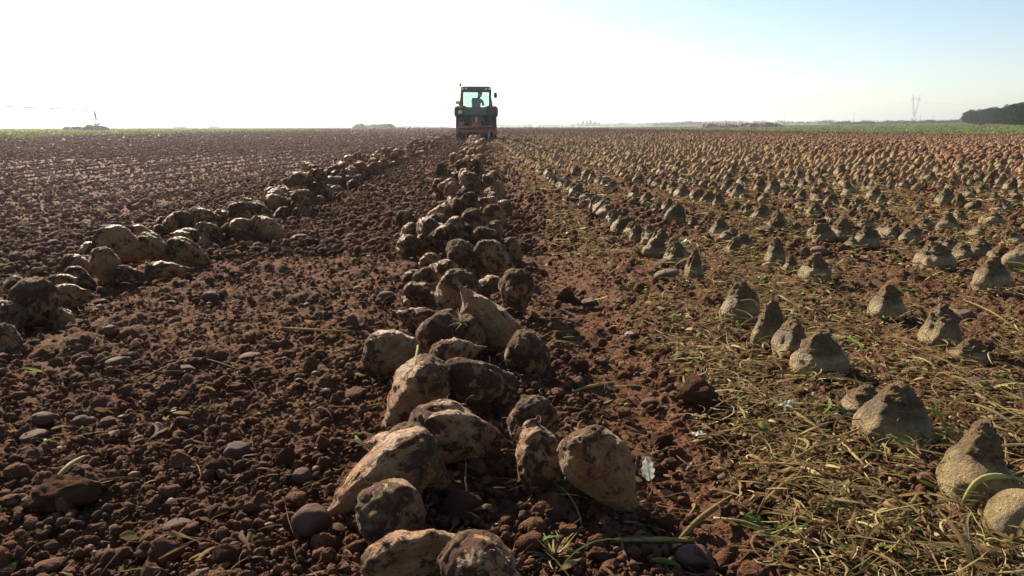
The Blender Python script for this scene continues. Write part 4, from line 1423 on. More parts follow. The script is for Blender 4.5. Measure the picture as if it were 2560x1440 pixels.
for s_ in (-1, 1):
    wheel(s_ * .82, .9, .86, .50, 20, s_)
    wheel(s_ * .84, 3.45, .62, .42, 18, s_)
b = MB()
b.box((0, 1.7, .95), (.50, 2.6, .55), bev=.04).box((0, .55, .95), (.62, .7, .62), bev=.05).lathe([(-.62, .14), (.62, .14)], 'X', (0, .9, .86), 16).box((0, 3.3, .62), (1.3, .18, .16), bev=.03)
b.box((0, .15, .55), (.34, .5, .12)).box((0, .28, 1.25), (.7, .25, .35), bev=.03)
b.box((0, 1.2, 1.3), (1.2, .3, .7)).box((0, 3.3, .9), (1.5, .25, .5))
b.build('chassis', P_dgreen, TR)
b = MB(); b.prism([(1.9, 1.15), (4.15, 1.1), (4.25, 1.35), (4.1, 1.62), (1.9, 1.78)], 'X', -.38, .38)
b.build('bonnet', P_green, TR)
# fenders
for s_ in (-1, 1):
    f = MB(); prof = []
    for k in range(11):
        a = R_(30 + 95 * k / 10)
        prof.append((.9 - 1.0 * math.cos(a), .86 + 1.03 * math.sin(a)))
    inner = [(.9 + (p[0] - .9) * .94, .86 + (p[1] - .86) * .94) for p in prof]
    x0, x1 = sorted((s_ * .60, s_ * 1.13))
    f.prism(prof + inner[::-1], 'X', x0, x1)
    x0, x1 = sorted((s_ * .56, s_ * 1.14))
    f.box(((x0 + x1) / 2, .05, 1.62), (x1 - x0, .16, .40), bev=.05)
    f.box((s_ * .84, .0, 1.83), (.52, .22, .16), bev=.06)
    f.build('fender', P_dgreen, TR)
    l = MB(); l.box((s_ * .80, -.125, 1.86), (.24, .05, .09), bev=.01); l.build('tail_light', P_redl if s_ > 0 else P_orange, TR)
MB().lathe([(-.06, .001), (-.06, .10), (-.05, .10), (-.05, .001)], 'Y', (-.84, .0, 1.60), 20).build('speed_disc', P_white, TR)
# cab
c = MB()
for s_ in (-1, 1):
    c.tube([(s_ * .74, .32, 1.55), (s_ * .80, .26, 2.0), (s_ * .74, .30, 2.78)], .07, 6)
    c.tube([(s_ * .74, 1.85, 1.5), (s_ * .72, 1.75, 2.78)], .045, 6)
    c.tube([(s_ * .78, 1.1, 1.75), (s_ * .76, 1.05, 2.78)], .03, 6)
c.box((0, .26, 2.70), (1.44, .10, .12), bev=.02)
c.prism([(-.74, 1.45), (.74, 1.45), (.80, 2.05), (.70, 1.98), (.44, 1.86), (-.44, 1.86), (-.70, 1.98), (-.80, 2.05)], 'Y', .22, .32)
c.box((0, 1.05, 1.50), (1.30, 1.5, .12), bev=.02)
c.build('cab_frame', P_green, TR)
MB().prism([(-.68, 2.0), (-.42, 1.875), (.42, 1.875), (.68, 2.0), (.66, 2.64), (-.66, 2.64)], 'Y', .262, .268).build('rear_window', P_glass, TR)
MB().prism([(-.66, 1.6), (.66, 1.6), (.64, 2.66), (-.64, 2.66)], 'Y', 1.80, 1.806).build('windscreen', P_glass, TR)
for s_ in (-1, 1):
    MB().prism([(.36, 1.9), (1.72, 1.62), (1.70, 2.70), (.36, 2.70)], 'X', s_ * .765, s_ * .765 + .006).build('side_window', P_glass, TR)
r = MB(); r.box((0, 1.05, 2.86), (1.56, 1.75, .20), bev=.07); r.box((0, .22, 2.79), (1.46, .14, .16), bev=.04)
r.build('roof', P_green, TR)
for x in (-.68, -.52, .52, .68):
    MB().lathe([(-.05, .001), (-.05, .055), (.03, .055), (.03, .001)], 'Y', (x, .13, 2.83), 14).build('work_light', P_lens, TR)
m_ = MB(); m_.tube([(-.80, .45, 2.7), (-.82, .4, 2.98)], .012, 6); m_.build('beacon_stalk', P_black, TR)
MB().lathe([(2.97, .001), (2.97, .05), (3.02, .06), (3.10, .05), (3.14, .02), (3.14, .001)], 'Z', (-.82, .4, 0), 14).build('beacon', P_orange, TR)
mr = MB(); mr.tube([(.76, 1.7, 2.72), (.95, 1.75, 2.78), (1.05, 1.7, 2.72)], .014, 6); mr.build('mirror_arm', P_black, TR)
mi = MB(); mi.box((1.05, 1.7, 2.55), (.17, .07, .30), bev=.03); mi.build('mirror', P_black, TR)
mr = MB(); mr.tube([(.76, 1.7, 2.72), (.82, 1.2, 2.3), (.86, 1.0, 1.95)], .012, 6); mr.build('handrail', P_steel, TR)
mi = MB(); mi.box((-.96, .35, 2.10), (.24, .14, .19), bev=.03); mi.tube([(-.9, .35, 2.02), (-.86, .3, 1.88)], .02, 6); mi.build('side_box', P_white, TR)
s = MB(); s.box((0, .95, 1.75), (.48, .45, .12), bev=.04).box((0, .72, 2.0), (.46, .10, .5), Matrix.Rotation(.12, 3, 'X'), bev=.04).tube([(0, 1.0, 1.45), (0, 1.0, 1.72)], .06, 8)
s.build('driver_seat', P_seat, TR)
s = MB(); s.lathe([(-.012, .17), (0, .185), (.012, .17), (0, .155)], 'Z', (0, 0, 0), 20).tube([(0, 0, 0), (0, .08, -.35)], .02, 6).tube([(-.17, 0, 0), (.17, 0, 0)], .01, 6)
so_ = s.build('steering_wheel', P_black, TR); so_.location = (0, 1.45, 2.05); so_.rotation_euler = (.5, 0, 0)
h = MB()
for s_ in (-1, 1):
    h.tube([(s_ * .35, .35, 1.25), (s_ * .48, -.25, .78)], .022, 6); h.tube([(s_ * .30, .5, .62), (s_ * .42, -.35, .55)], .035, 6)
h.build('lift_arms', P_dgreen, TR)
h = MB(); h.tube([(0, .45, 1.25), (0, -.5, 1.12)], .03, 8); h.build('top_link', P_steel, TR)

TR.scale = (1, 1, .955)
IM = empty('beet_lifter', (TX, TY, -.03))
tag(IM, 'red mounted beet lifting implement carried behind the tractor', 'implement')
f = MB()
f.box((0, -.62, .56), (2.02, .12, .12), bev=.02).box((0, -.30, .80), (1.7, .07, .08), bev=.01)
for s_ in (-1, 1):
    f.box((s_ * .97, -.55, .58), (.05, .55, .34), bev=.01); f.box((s_ * .5, -.46, .68), (.06, .4, .10)); f.box((s_ * .66, -.5, .50), (.16, .2, .16), bev=.02)
f.build('frame', P_red, IM)
f = MB()
for s_ in (-1, 1):
    f.tube([(s_ * .07, -.55, 1.18), (s_ * .30, -.58, .70)], .04, 6)
f.tube([(0, -.56, 1.22), (0, -.60, .98)], .05, 8); f.box((0, -.60, .86), (.34, .05, .22), taper=.5)
f.build('mast', P_dred, IM)
f = MB(); f.box((0, -.64, 1.13), (.045, .04, .22)); f.build('marker_plate', P_white, IM)
f = MB(); f.tube([(-.28, -.72, .72), (-.02, -.70, 1.0), (.04, -.70, 1.0)], .018, 6).tube([(-.95, -.73, .74), (-.2, -.73, .75)], .013, 6)
f.build('brace', P_orange, IM)
for i_, x in enumerate((-.90, -.54, -.18, .18, .54, .90)):
    f = MB(); f.box((x, -.66, .40), (.06, .10, .40)); f.box((x, -.60, .14), (.05, .26, .20), Matrix.Rotation(.5, 3, 'X'), bev=.01)
    f.build('lifting_share', P_dred if i_ % 2 else P_black, IM)
for x in (-.70, -.05, .62):
    f = MB(); f.lathe([(-.02, .04), (-.02, .22), (0, .25), (.02, .22), (.02, .04)], 'X', (x, -.9, .24), 24); f.tube([(x + .04, -.9, .24), (x + .04, -.66, .60)], .02, 6)
    f.build('disc', P_steel if x > .1 else P_black, IM)
f = MB(); f.lathe([(-.62, .05), (-.62, .27), (-.2, .30), (.25, .30), (.62, .27), (.62, .05)], 'X', (0, -.1, .36), 14, smooth=False)
f.build('rotor', P_black, IM)
f = MB()
for x in (-.86, -.80, -.74, -.68): f.tube([(x, -.70, .62), (x + .02, -.78, .98)], .012, 5)
f.tube([(-.92, -.64, .82), (-.55, -.5, 1.02)], .016, 6).tube([(.92, -.64, .82), (.55, -.5, 1.02)], .016, 6)
f.build('hoses', P_black, IM)


def skin_body(name, joints, edges, mat, parent=None, loc=(0, 0, 0), sub=2, root=0):
    me = bpy.data.meshes.new(name)
    me.from_pydata([j[0] for j in joints], edges, [])
    me.materials.append(mat)
    o = ob(name, me, parent, loc)
    sk = o.modifiers.new('skin', 'SKIN'); sk.use_smooth_shade = True
    if not me.skin_vertices: me.skin_vertices.new()
    for i, j in enumerate(joints):
        d = me.skin_vertices[0].data[i]; r = j[1]
        d.radius = (r, r) if not isinstance(r, tuple) else r
        d.use_root = (i == root)
    ss = o.modifiers.new('sub', 'SUBSURF'); ss.levels = sub; ss.render_levels = sub
    return o


P_skin = plain('skin', (0.42, 0.24, 0.16), .6)
P_blue = plain('blue work jacket', (0.035, 0.06, 0.11), .85, 0, .2, 8)
P_dark = plain('dark trousers', (0.03, 0.035, 0.045), .9)
PE = empty('person', (TX - .03, TY + .95, 1.62))
PE.scale = (1.2, 1.1, 1.06)
PE.rotation_euler = (0, .13, -.35)
tag(PE, 'driver in a blue jacket sitting in the tractor cab, leaning to the right', 'person')
J = [((0, 0, .12), (.15, .11)), ((.02, -.02, .30), (.15, .11)), ((.05, -.02, .48), (.19, .11)), ((.085, 0, .57), (.085, .08)), ((.10, .01, .65), (.065, .065)), ((.115, .015, .74), (.085, .10)), ((.12, .015, .82), (.068, .08)),
     ((-.14, 0, .50), .07), ((-.23, .12, .33), .05), ((-.15, .38, .30), .038), ((-.13, .44, .31), .03),
     ((.24, 0, .48), .07), ((.30, .14, .30), .05), ((.16, .38, .29), .038), ((.13, .44, .31), .03),
     ((-.10, .05, .07), .09), ((-.14, .42, .08), .075), ((-.14, .50, -.25), .05), ((-.14, .62, -.30), .045),
     ((.10, .05, .07), .09), ((.14, .42, .08), .075), ((.14, .50, -.25), .05), ((.14, .62, -.30), .045)]
E = [(0, 1), (1, 2), (2, 3), (3, 4), (4, 5), (5, 6), (2, 7), (7, 8), (8, 9), (9, 10), (2, 11), (11, 12), (12, 13), (13, 14), (0, 15), (15, 16), (16, 17), (17, 18), (0, 19), (19, 20), (20, 21), (21, 22)]
skin_body('body', J, E, P_blue, PE)
cap = MB(); cap.lathe([(.80, .001), (.80, .104), (.86, .10), (.90, .07), (.915, .001)], 'Z', (.117, .005, 0), 16).box((.117, .13, .815), (.14, .12, .02)); cap.build('cap', P_dark, PE)
hd = MB(); hd.lathe([(.66, .001), (.665, .05), (.70, .078), (.76, .088), (.805, .085), (.81, .001)], 'Z', (.117, .02, 0), 16).box((.117, .115, .735), (.03, .04, .05))
hd.build('face', P_skin, PE)


# ------------------------------------------------------------------ storks
P_stork = plain('white plumage', (0.82, 0.82, 0.80), .8)
P_wing = plain('black flight feathers', (0.03, 0.03, 0.035), .7)
P_beak = plain('red beak and legs', (0.42, 0.10, 0.05), .5)


def stork(px, py, rz, k, label):
    p = at(px, py); p.z = gz(p.x, p.y) + .04
    e = empty('stork', p, rz); e.scale = (k, k, k); tag(e, label, 'stork', 'white storks on the field')
    Jb = [((0, 0, .58), (.10, .11)), ((.14, 0, .66), (.10, .11)), ((-.16, 0, .52), (.06, .06)), ((.24, 0, .76), (.045, .045)), ((.26, 0, .88), (.032, .032)), ((.28, 0, .98), (.035, .035)), ((.32, 0, 1.0), (.032, .03)), ((-.30, 0, .44), (.03, .03))]
    skin_body('body', Jb, [(0, 1), (0, 2), (1, 3), (3, 4), (4, 5), (5, 6), (2, 7)], P_stork, e)
    MB().tube([(.33, 0, 1.0), (.42, 0, .975), (.52, 0, .945)], [.016, .012, .004], 6).build('beak', P_beak, e)
    for s_ in (-1, 1):
        w = MB(); w.tube([(.05, s_ * .10, .62), (-.15, s_ * .10, .52), (-.36, s_ * .05, .38)], [.035, .055, .02], 6); w.build('wing', P_wing, e)
        MB().tube([(0, s_ * .05, .52), (.02 * s_, s_ * .05, .27), (.08 * s_, s_ * .05, .01), (.08 * s_ + .07, s_ * .05, 0)], [.018, .011, .010, .006], 6).build('leg', P_beak, e)


stork(1021, 336, R_(35), .92, 'white stork with black wing tips standing left of the tractor')
stork(973, 325.5, R_(150), .9, 'smaller far stork in front of the grassy mound')

# ------------------------------------------------------------------ background: crop, mounds, trees, pivot, pylon
def crop(name, n, x0, x1, y0, y1, seed, label):
    r3 = np.random.default_rng(seed)
    t = r3.random(n); y = y0 * (y1 / y0) ** r3.random(n)
    side = np.sign(x0)
    off = (abs(x1) - abs(x0)) * r3.random(n) ** 2.2
    x = side * (abs(x0) + off)
    z = macro(x, y)
    m = 3
    x = np.repeat(x, m) + r3.normal(0, .16, n * m); y = np.repeat(y, m) + r3.normal(0, .16, n * m); z = np.repeat(z, m)
    N = n * m
    a = r3.uniform(0, 6.28, N); el = r3.uniform(.2, 1.3, N); l = r3.uniform(.08, .22, N) * (1 + y / 300); w = l * r3.uniform(.22, .4, N)
    dx, dy, dz = np.cos(a) * np.cos(el), np.sin(a) * np.cos(el), np.sin(el)
    nx, ny = -np.sin(a), np.cos(a)
    z0 = z + r3.uniform(0, .08, N)
    def P(s, k, b): return np.stack([x + dx * l * s + nx * w * k, y + dy * l * s + ny * w * k, z0 + dz * l * s - b * l], -1)
    V = np.stack([P(0, 0, 0), P(.5, 1, -.02), P(1, 0, .12), P(.5, -1, -.02)], 1).reshape(-1, 3)
    q = np.arange(N * 4).reshape(-1, 4)
    o = ob(name, mesh_np(name, V, [q], M_crop, {'rnd': np.repeat(r3.random(N), 4)}, smooth=False))
    tag(o, label, 'crop', kind='stuff')


crop('crop_plants', 42000, 44.0, 230, 45, 420, 91, 'low leafy green beet crop still growing beyond the right rows')
crop('crop_rows', 30000, -31.5, -170, 38, 420, 92, 'low leafy yellow-green crop beyond the bare soil on the left')


def leaf_cloud(blobs, n, size, seed, ks=1.0, inner=.55):
    """small leaf clumps through the volume of ellipsoids (cx,cy,cz,rx,ry,rz)"""
    r3 = np.random.default_rng(seed)
    B = np.array(blobs, float); vol = (B[:, 3] * B[:, 4] * B[:, 5]) ** .67; pk = r3.choice(len(B), n, p=vol / vol.sum())
    d = r3.normal(size=(n, 3)); d /= np.linalg.norm(d, axis=1)[:, None]
    rad = inner + (1 - inner) * r3.random(n) ** .6 + .10 * r3.normal(size=n)
    P = B[pk, :3] + d * B[pk, 3:] * rad[:, None]
    a = r3.normal(size=(n, 3)); a /= np.linalg.norm(a, axis=1)[:, None]
    b_ = np.cross(a, r3.normal(size=(n, 3))); b_ /= np.linalg.norm(b_, axis=1)[:, None]
    s = size * r3.uniform(.5, 1.3, n)[:, None]
    V = np.stack([P - a * s, P + b_ * s * .7, P + a * s, P - b_ * s * .7], 1).reshape(-1, 3)
    return V, np.arange(n * 4).reshape(-1, 4), np.repeat(r3.random(n), 4)


def foliage_mat(name, d, l, tr=.2):
    return leafy_material(name, [(0, d), (1, l)], tr, .8, bump_scale=1.5, dirt=0.0, spec=.05)


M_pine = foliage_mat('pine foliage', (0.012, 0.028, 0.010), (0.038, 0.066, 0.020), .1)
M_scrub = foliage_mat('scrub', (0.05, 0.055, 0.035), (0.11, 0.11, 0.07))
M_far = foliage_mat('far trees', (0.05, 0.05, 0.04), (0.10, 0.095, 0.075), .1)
P_bark = plain('bark', (0.10, 0.075, 0.055), .9, 0, .3, 2)


def tree_mesh(kind, seed):
    r3 = np.random.default_rng(seed)
    bl = []
    if kind == 'pine':
        for i in range(34):
            a = r3.uniform(0, 6.28); q = r3.random() ** .6
            bl.append((math.cos(a) * 3.6 * q, math.sin(a) * 3.6 * q, 4.0 + r3.uniform(-3.6, 3.6) * (1 - q * .5) - q * .6, r3.uniform(1.1, 1.9), r3.uniform(1.1, 1.9), r3.uniform(.9, 1.4)))
        V, q, ra = leaf_cloud(bl, 9000, .20, seed)
        t = MB(); t.tube([(0, 0, -.2), (.1, .05, 2.2), (0, .1, 5)], [.28, .22, .10], 8)
        for k in range(5):
            a = k * 1.3 + seed; t.tube([(.05, .05, 2.0 + k * .4), (math.cos(a) * 1.3, math.sin(a) * 1.3, 3.6 + k * .3), (math.cos(a) * 2.5, math.sin(a) * 2.5, 4.9 + .3 * k)], [.11, .08, .03], 6)
    else:
        for i in range(12):
            a = r3.uniform(0, 6.28); q = r3.random()
            bl.append((math.cos(a) * 1.5 * q, math.sin(a) * 1.5 * q, r3.uniform(4, 11), 1.4, 1.4, 1.6))
        V, q, ra = leaf_cloud(bl, 900, .45, seed)
        t = MB(); t.tube([(0, 0, -.3), (.1, 0, 5), (0, .1, 11)], [.3, .2, .05], 6)
        for k in range(6):
            a = k * 1.9; t.tube([(0, 0, 3 + k), (math.cos(a) * 1.2, math.sin(a) * 1.2, 5.6 + k)], [.10, .04], 5)
    return mesh_np('crown', V, [q], M_pine if kind == 'pine' else M_far, {'rnd': ra}, smooth=False), t.mesh('trunk', P_bark)


pines = [tree_mesh('pine', 700 + k) for k in range(3)]
pp = []
for k in range(17):
    f_ = k / 16
    zc = 330 * (1 - f_) + 150 * f_
    px = 2418 + 175 * f_ ** 1.05
    pp.append((px, zc))
PTXT = ['first and lowest pine at the left end of the wood', 'second pine from the left end of the wood', 'third pine from the left end of the wood', 'fourth pine from the left end of the wood',
        'fifth pine from the left end of the wood', 'sixth pine from the left end of the wood', 'seventh pine from the left end of the wood', 'eighth pine from the left end of the wood']
for k, (px, zc) in enumerate(pp):
    q = at_depth(px, 318, zc); z = gz(q.x, q.y)
    e = empty('pine_tree', (q.x, q.y, z), k * 1.1)
    sc = 1.08 + .10 * math.sin(k * 2.3); e.scale = (sc * .70, sc * .70, sc * .66)
    tag(e, ('dark green ' + PTXT[k]) if k < 8 else 'dark green pine, one of the tall near ones where the wood meets the right edge', 'tree', 'pines of the wood at the right')
    ob('crown', pines[k % 3][0], e); ob('trunk', pines[k % 3][1], e)

far_t = [tree_mesh('bare', 720 + k) for k in range(2)]
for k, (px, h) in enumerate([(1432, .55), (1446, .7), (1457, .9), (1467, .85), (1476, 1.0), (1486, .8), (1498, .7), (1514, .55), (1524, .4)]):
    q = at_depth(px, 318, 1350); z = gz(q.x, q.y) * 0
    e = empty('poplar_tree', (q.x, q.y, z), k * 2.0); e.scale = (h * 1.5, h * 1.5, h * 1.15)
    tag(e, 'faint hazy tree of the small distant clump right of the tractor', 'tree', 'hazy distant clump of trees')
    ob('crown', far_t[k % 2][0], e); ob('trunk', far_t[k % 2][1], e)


def treeline(name, px0, px1, zc, h0, h1, n, seed, label, base=0.0, mat=None):
    r3 = np.random.default_rng(seed); bl = []
    px = px0
    while px < px1:
        h = h0 + (h1 - h0) * r3.random() ** 1.6
        z_ = zc * r3.uniform(.93, 1.07)
        q = at_depth(px, 318, z_); g = gz(q.x, q.y)
        w = h * r3.uniform(.8, 2.2)
        bl.append((q.x, q.y, g + base + h * .42, w, w, h * .55))
        px += w * r3.uniform(.35, 1.0) * F_PX / zc
    V, q, ra = leaf_cloud(bl, n, .0011 * zc * .55, seed, inner=.2)
    o = ob(name, mesh_np(name, V, [q], mat or M_far, {'rnd': ra}, smooth=False))
    tag(o, label, 'treeline', kind='stuff')


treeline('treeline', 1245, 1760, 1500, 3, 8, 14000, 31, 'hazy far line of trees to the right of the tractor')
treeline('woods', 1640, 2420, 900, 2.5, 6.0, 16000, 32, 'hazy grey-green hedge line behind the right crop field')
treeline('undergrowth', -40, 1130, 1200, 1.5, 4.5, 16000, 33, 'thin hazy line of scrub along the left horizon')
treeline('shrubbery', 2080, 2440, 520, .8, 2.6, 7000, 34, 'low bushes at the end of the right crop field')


def bush(px, zc, h, w, seed, label, nm='bush', mat=None, group='bushes on the horizon', sticks=10, n=2600):
    r3 = np.random.default_rng(seed)
    q = at_depth(px, 318, zc); z = gz(q.x, q.y)
    e = empty(nm, (q.x, q.y, z)); tag(e, label, 'bush', group)
    bl = [(r3.uniform(-.8, .8) * w, r3.uniform(-.5, .5) * w, h * r3.uniform(.15, .45), w * .35, w * .35, h * r3.uniform(.3, .5)) for _ in range(12)]
    V, qq, ra = leaf_cloud(bl, n, .12 + .0003 * zc, seed, inner=.2)
    ob('foliage', mesh_np('foliage', V, [qq], mat or M_scrub, {'rnd': ra}, smooth=False), e)
    s = MB()
    for k in range(sticks):
        x = r3.uniform(-1, 1) * w; a = r3.normal(0, .5)
        s.tube([(x, 0, 0), (x + a * h * .6, r3.normal(0, .3), h * r3.uniform(.7, 1.15))], [.05, .015], 5)
    s.build('twigs', P_bark, e)


bush(205, 170, 1.0, 2.4, 41, 'low bush left of the irrigation tower')
bush(232, 165, 1.5, 1.8, 42, 'twiggy thicket round the foot of the irrigation tower', sticks=22)
bush(256, 170, 1.2, 1.5, 43, 'twiggy bush right of the irrigation tower', sticks=12)
bush(176, 180, .9, 1.6, 44, 'flat bush furthest left of the irrigation tower', sticks=4)
bush(2453, 230, .7, 1.7, 45, 'reddish dry bush at the foot of the pines', sticks=12)
bush(1012 - 560, 600, 2.0, 5, 46, 'small round bush on the left horizon', sticks=0)
bush(533, 600, 1.8, 4, 47, 'small dark bush further along the left horizon', sticks=0)


def mound(px0, px1, zc, h, dep, mat, seed, name, label, cat, rough=.25):
    r3 = np.random.default_rng(seed)
    a = at_depth(px0, 318, zc); b_ = at_depth(px1, 318, zc); c = (a + b_) / 2; W = (b_ - a).length
    nu, nv = 160, 40
    U, Vv = np.meshgrid(np.linspace(-1, 1, nu), np.linspace(-1, 1, nv), indexing='ij')
    H = h * (1 - np.abs(Vv) ** 1.6) * np.clip((1 - np.abs(U)) * 5.0, 0, 1) ** .8
    X = U * W / 2; Y = Vv * dep / 2
    n_ = fbm3(np.stack([X.ravel() * .35, Y.ravel() * .35, 0 * X.ravel() + seed], 1), 5, seed).reshape(X.shape)
    H = H * (1 + .55 * n_) + rough * fbm3(np.stack([X.ravel() * 2.5, Y.ravel() * 2.5, 0 * X.ravel()], 1), 3, seed + 2).reshape(X.shape) * np.clip(H, 0, 1)
    P = np.stack([X, Y, H - .05], -1).reshape(-1, 3)
    i = np.arange(nu - 1)[:, None] * nv; j = np.arange(nv - 1)[None]
    q = np.stack([i + j, i + nv + j, i + nv + j + 1, i + j + 1], -1).reshape(-1, 4)
    o = ob(name, mesh_np(name, P, [q], mat, None)); o.location = (c.x, c.y, gz(c.x, c.y)); o.rotation_euler = (0, 0, -YAW)
    tag(o, label, cat)
    return o


M_grassm = plain('grassy mound', (0.065, 0.075, 0.04), .95, 0, .6, 1.2, .4)
M_heap = plain('heaped beets', (0.16, 0.095, 0.065), .95, 0, 1.0, 3.0, .5)
mound(878, 992, 330, 2.0, 9, M_grassm, 3, 'grassy_mound', 'long dark green mound on the horizon left of the tractor', 'mound')
mound(1745, 1850, 260, 1.15, 7, M_heap, 4, 'beet_heap', 'reddish-brown heap of piled beets, left one of the pair', 'heap', .6)
mound(1835, 1962, 262, 1.35, 7, M_heap, 6, 'beet_heap', 'reddish-brown heap of piled beets, longer right one of the pair', 'heap', .6)
q0 = at_depth(868, 318, 318); q1 = at_depth(985, 318, 318)
MB().tube([(q0.x, q0.y, .12), ((q0.x + q1.x) / 2, (q0.y + q1.y) / 2, .14), (q1.x, q1.y, .12)], .09, 8).build('pipe', P_white)
tag(bpy.data.objects['pipe'], 'thin whitish pipe lying along the foot of the green mound', 'pipe')
# distant ridge, far beyond the plain
th_ = np.linspace(0, 1, 120)
rx = [at_depth(560 + 480 * t, 318, 3300) for t in th_]
hh_ = 22 * np.sin(np.pi * th_) ** .7 * (1 + .5 * vn2(th_ * 9, th_ * 0, 5))
V = []; 
for p, h_ in zip(rx, hh_):
    V += [(p.x, p.y - 200, 0), (p.x, p.y, h_), (p.x, p.y + 200, 0)]
Q = []
for i in range(119):
    for j in (0, 1): Q.append((i * 3 + j, i * 3 + 3 + j, i * 3 + 4 + j, i * 3 + j + 1))
o = ob('hills', mesh_np('hills', V, [np.array(Q)], M_grassm)); tag(o, kind='structure')

# centre-pivot irrigation boom
P_galv = plain('galvanised steel', (0.35, 0.36, 0.38), .5, .4)
base = at_depth(240, 318, 160); base.z = 0
top = at_depth(236, 278, 160)
farp = at_depth(-60, 259.5, 118)
PV = empty('irrigation_boom', base); tag(PV, 'thin irrigation boom reaching in from the left with a single end tower', 'irrigation boom')
L_ = lambda p: Vector(p) - base
b = MB(); pts = []
for k in range(9):
    t = k / 8; p = top.lerp(farp, t); p.z += .10 * math.sin(t * math.pi * 2); pts.append(L_(p))
b.tube(pts, .12, 6); b.build('pipe', P_galv, PV)
b = MB(); b.tube([L_(top), L_(base) + Vector((.5, .6, 0))], [.16, .11], 6).tube([L_(top), L_(base) + Vector((.3, -.9, 0))], [.16, .11], 6).tube([(.4, .2, 1.1), (.35, -.5, 1.1)], .04, 6).box(L_(top) + Vector((.15, 0, -.75)), (.3, .3, .7), bev=.03)
b.build('tower', P_galv, PV)
b = MB(); b.tube([L_(top), L_(top) + Vector((.05, 0, .3))], .03, 5).box(L_(top) + Vector((.05, 0, .38)), (.12, .12, .16)); b.build('end_gun', P_galv, PV)
for t in (.10, .22, .31, .44, .56, .68):
    p = L_(top.lerp(farp, t)); b = MB(); b.tube([p, p + Vector((0, 0, -.22))], .03, 5).box(p + Vector((0, 0, -.1)), (.28, .12, .14)); b.build('sprinkler', P_galv, PV)
for s_ in (-.9, .7):
    b = MB(); b.lathe([(-.12, .28), (-.12, .5), (-.05, .55), (.05, .55), (.12, .5), (.12, .28)], 'X', (.4, s_, .5), 18); b.build('wheel', P_tyre, PV)
bb = at_depth(251, 318, 160); bb.z = 0
CB = empty('control_box', bb); tag(CB, 'small box on a post right of the irrigation tower', 'control box')
MB().tube([(0, 0, 0), (0, 0, 1.2)], .04, 6).build('post', P_galv, CB); MB().box((0, 0, 1.45), (.35, .2, .5), bev=.03).build('box', P_galv, CB)


# lattice pylon
def pylon(px, zc, H, label):
    q = at_depth(px, 318, zc); q.z = gz(q.x, q.y)
    e = empty('power_pylon', q, -YAW + .15); tag(e, label, 'pylon')
    k = H / 40.0; r = .22
    b = MB()
    W = 6.5 * k; wz = 22 * k; ww = 2.2 * k
    for sx in (-1, 1):
        for sy in (-1, 1):
            b.tube([(sx * W / 2, sy * W / 2, 0), (sx * ww / 2, sy * ww / 2, wz * .55)], r, 4)
            b.tube([(sx * ww / 2, sy * ww / 2, wz * .55), (sx * 4.6 * k, sy * .8 * k, 33 * k)], r, 4)
    for i in range(5):
        z0 = wz * .55 * i / 5; z1 = wz * .55 * (i + 1) / 5
        a0 = W / 2 + (ww / 2 - W / 2) * i / 5; a1 = W / 2 + (ww / 2 - W / 2) * (i + 1) / 5
        for sy in (-1, 1):
            b.tube([(-a0, sy * a0, z0), (a1, sy * a1, z1)], r * .6, 4).tube([(a0, sy * a0, z0), (-a1, sy * a1, z1)], r * .6, 4)
    b.build('tower', P_galv, e)
    b = MB()
    for sx in (-1, 1):
        z0 = wz * .55
        for i in range(6):
            t0 = i / 6; t1 = (i + 1) / 6
            xo = lambda t: sx * (ww / 2 + (4.6 * k - ww / 2) * t)
            xi = lambda t: sx * (.1 + (3.0 * k) * t)
            b.tube([(xo(t0), 0, z0 + (33 * k - z0) * t0), (xi(t1), 0, z0 + (33 * k - z0) * t1)], r * .6, 4)
            b.tube([(xi(t0), 0, z0 + (33 * k - z0) * t0), (xi(t1), 0, z0 + (33 * k - z0) * t1)], r * .8, 4)
        b.tube([(sx * 4.6 * k, 0, 33 * k), (sx * 5.0 * k, 0, 40 * k)], r * 1.1, 4).tube([(sx * 3 * k, 0, 33 * k), (sx * 5.0 * k, 0, 40 * k)], r, 4)
    b.tube([(-6.5 * k, 0, 33.5 * k), (6.5 * k, 0, 33.5 * k)], r, 4).tube([(-6.5 * k, 0, 33.5 * k), (-3 * k, 0, 35 * k), (3 * k, 0, 35 * k), (6.5 * k, 0, 33.5 * k)], r * .8, 4)
    b.build('cross_arm', P_galv, e)
    for x in (-6, 0, 6):
        b = MB(); b.tube([(x * k, 0, 33.5 * k), (x * k, 0, 30.5 * k)], .25, 5); b.build('insulator', P_galv, e)
    return q


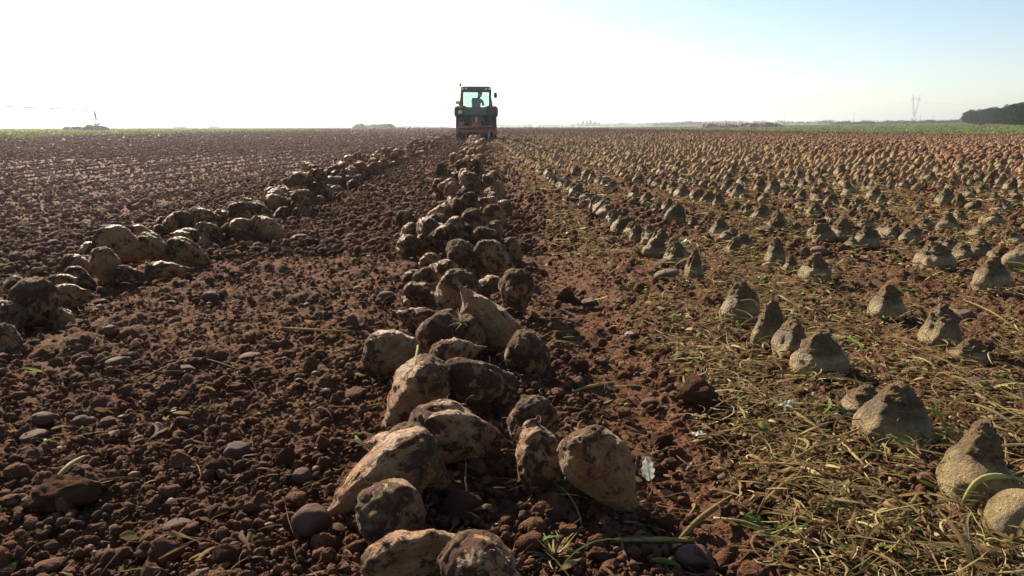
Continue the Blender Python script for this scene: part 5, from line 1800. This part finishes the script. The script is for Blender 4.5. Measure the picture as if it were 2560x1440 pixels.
PY = pylon(2283, 1100, 42, 'tall hazy lattice pylon with two horns on the right horizon')
for i, (tx, tz, sag, lb) in enumerate([(-7, 31, 22, 'faint power line running left from the pylon'), (7, 31, 12, 'faint power line running right from the pylon')]):
    a = Vector((PY.x + (-6 if i == 0 else 6), PY.y, PY.z + 31.5))
    b_ = at_depth(1880, 284, 2100) if i == 0 else at_depth(2700, 268, 900)
    pts = []
    for k in range(14):
        t = k / 13; p = a.lerp(b_, t); p.z -= sag * .35 * 4 * t * (1 - t) * .5; pts.append(p - a)
    o = MB().tube(pts, .10, 4).build('power_line', P_galv); o.location = a; tag(o, lb, 'power line', 'power lines')
for i, (px, h, zc, lb) in enumerate([(1771, 9, 900, 'leftmost slim pole on the right horizon'), (1812, 12, 1000, 'second slim pole from the left, behind the heaps'), (2133, 13, 900, 'slim pole left of the pylon'),
                                     (1960, 9, 1000, 'thin pole between the heaps and the pylon'), (2299, 8, 700, 'short pole just right of the pylon'), (2330, 7, 700, 'short pole further right of the pylon')]):
    q = at_depth(px, 318, zc); q.z = gz(q.x, q.y)
    e = empty('utility_pole', q); tag(e, lb, 'pole', 'poles on the right horizon')
    MB().tube([(0, 0, 0), (0, 0, h)], [.22, .15], 6).build('post', P_galv, e); MB().tube([(-1, 0, h - .8), (1, 0, h - .8)], .12, 4).build('cross_bar', P_galv, e)

# ------------------------------------------------------------------ the hazy air
hz = bpy.data.materials.new('hazy air'); hz.use_nodes = True
hN, hL = hz.node_tree.nodes, hz.node_tree.links
for n_ in list(hN):
    if n_.type != 'OUTPUT_MATERIAL': hN.remove(n_)
pv = hN.new('ShaderNodeVolumePrincipled')
pv.inputs['Color'].default_value = (0.86, 0.92, 1.0, 1)
pv.inputs['Density'].default_value = 0.00042
pv.inputs['Anisotropy'].default_value = 0.65
hL.new(pv.outputs[0], [n_ for n_ in hN if n_.type == 'OUTPUT_MATERIAL'][0].inputs['Volume'])
o = MB().box((0, 0, 24.0), (7600, 7600, 50)).build('haze', hz)
tag(o, kind='stuff')
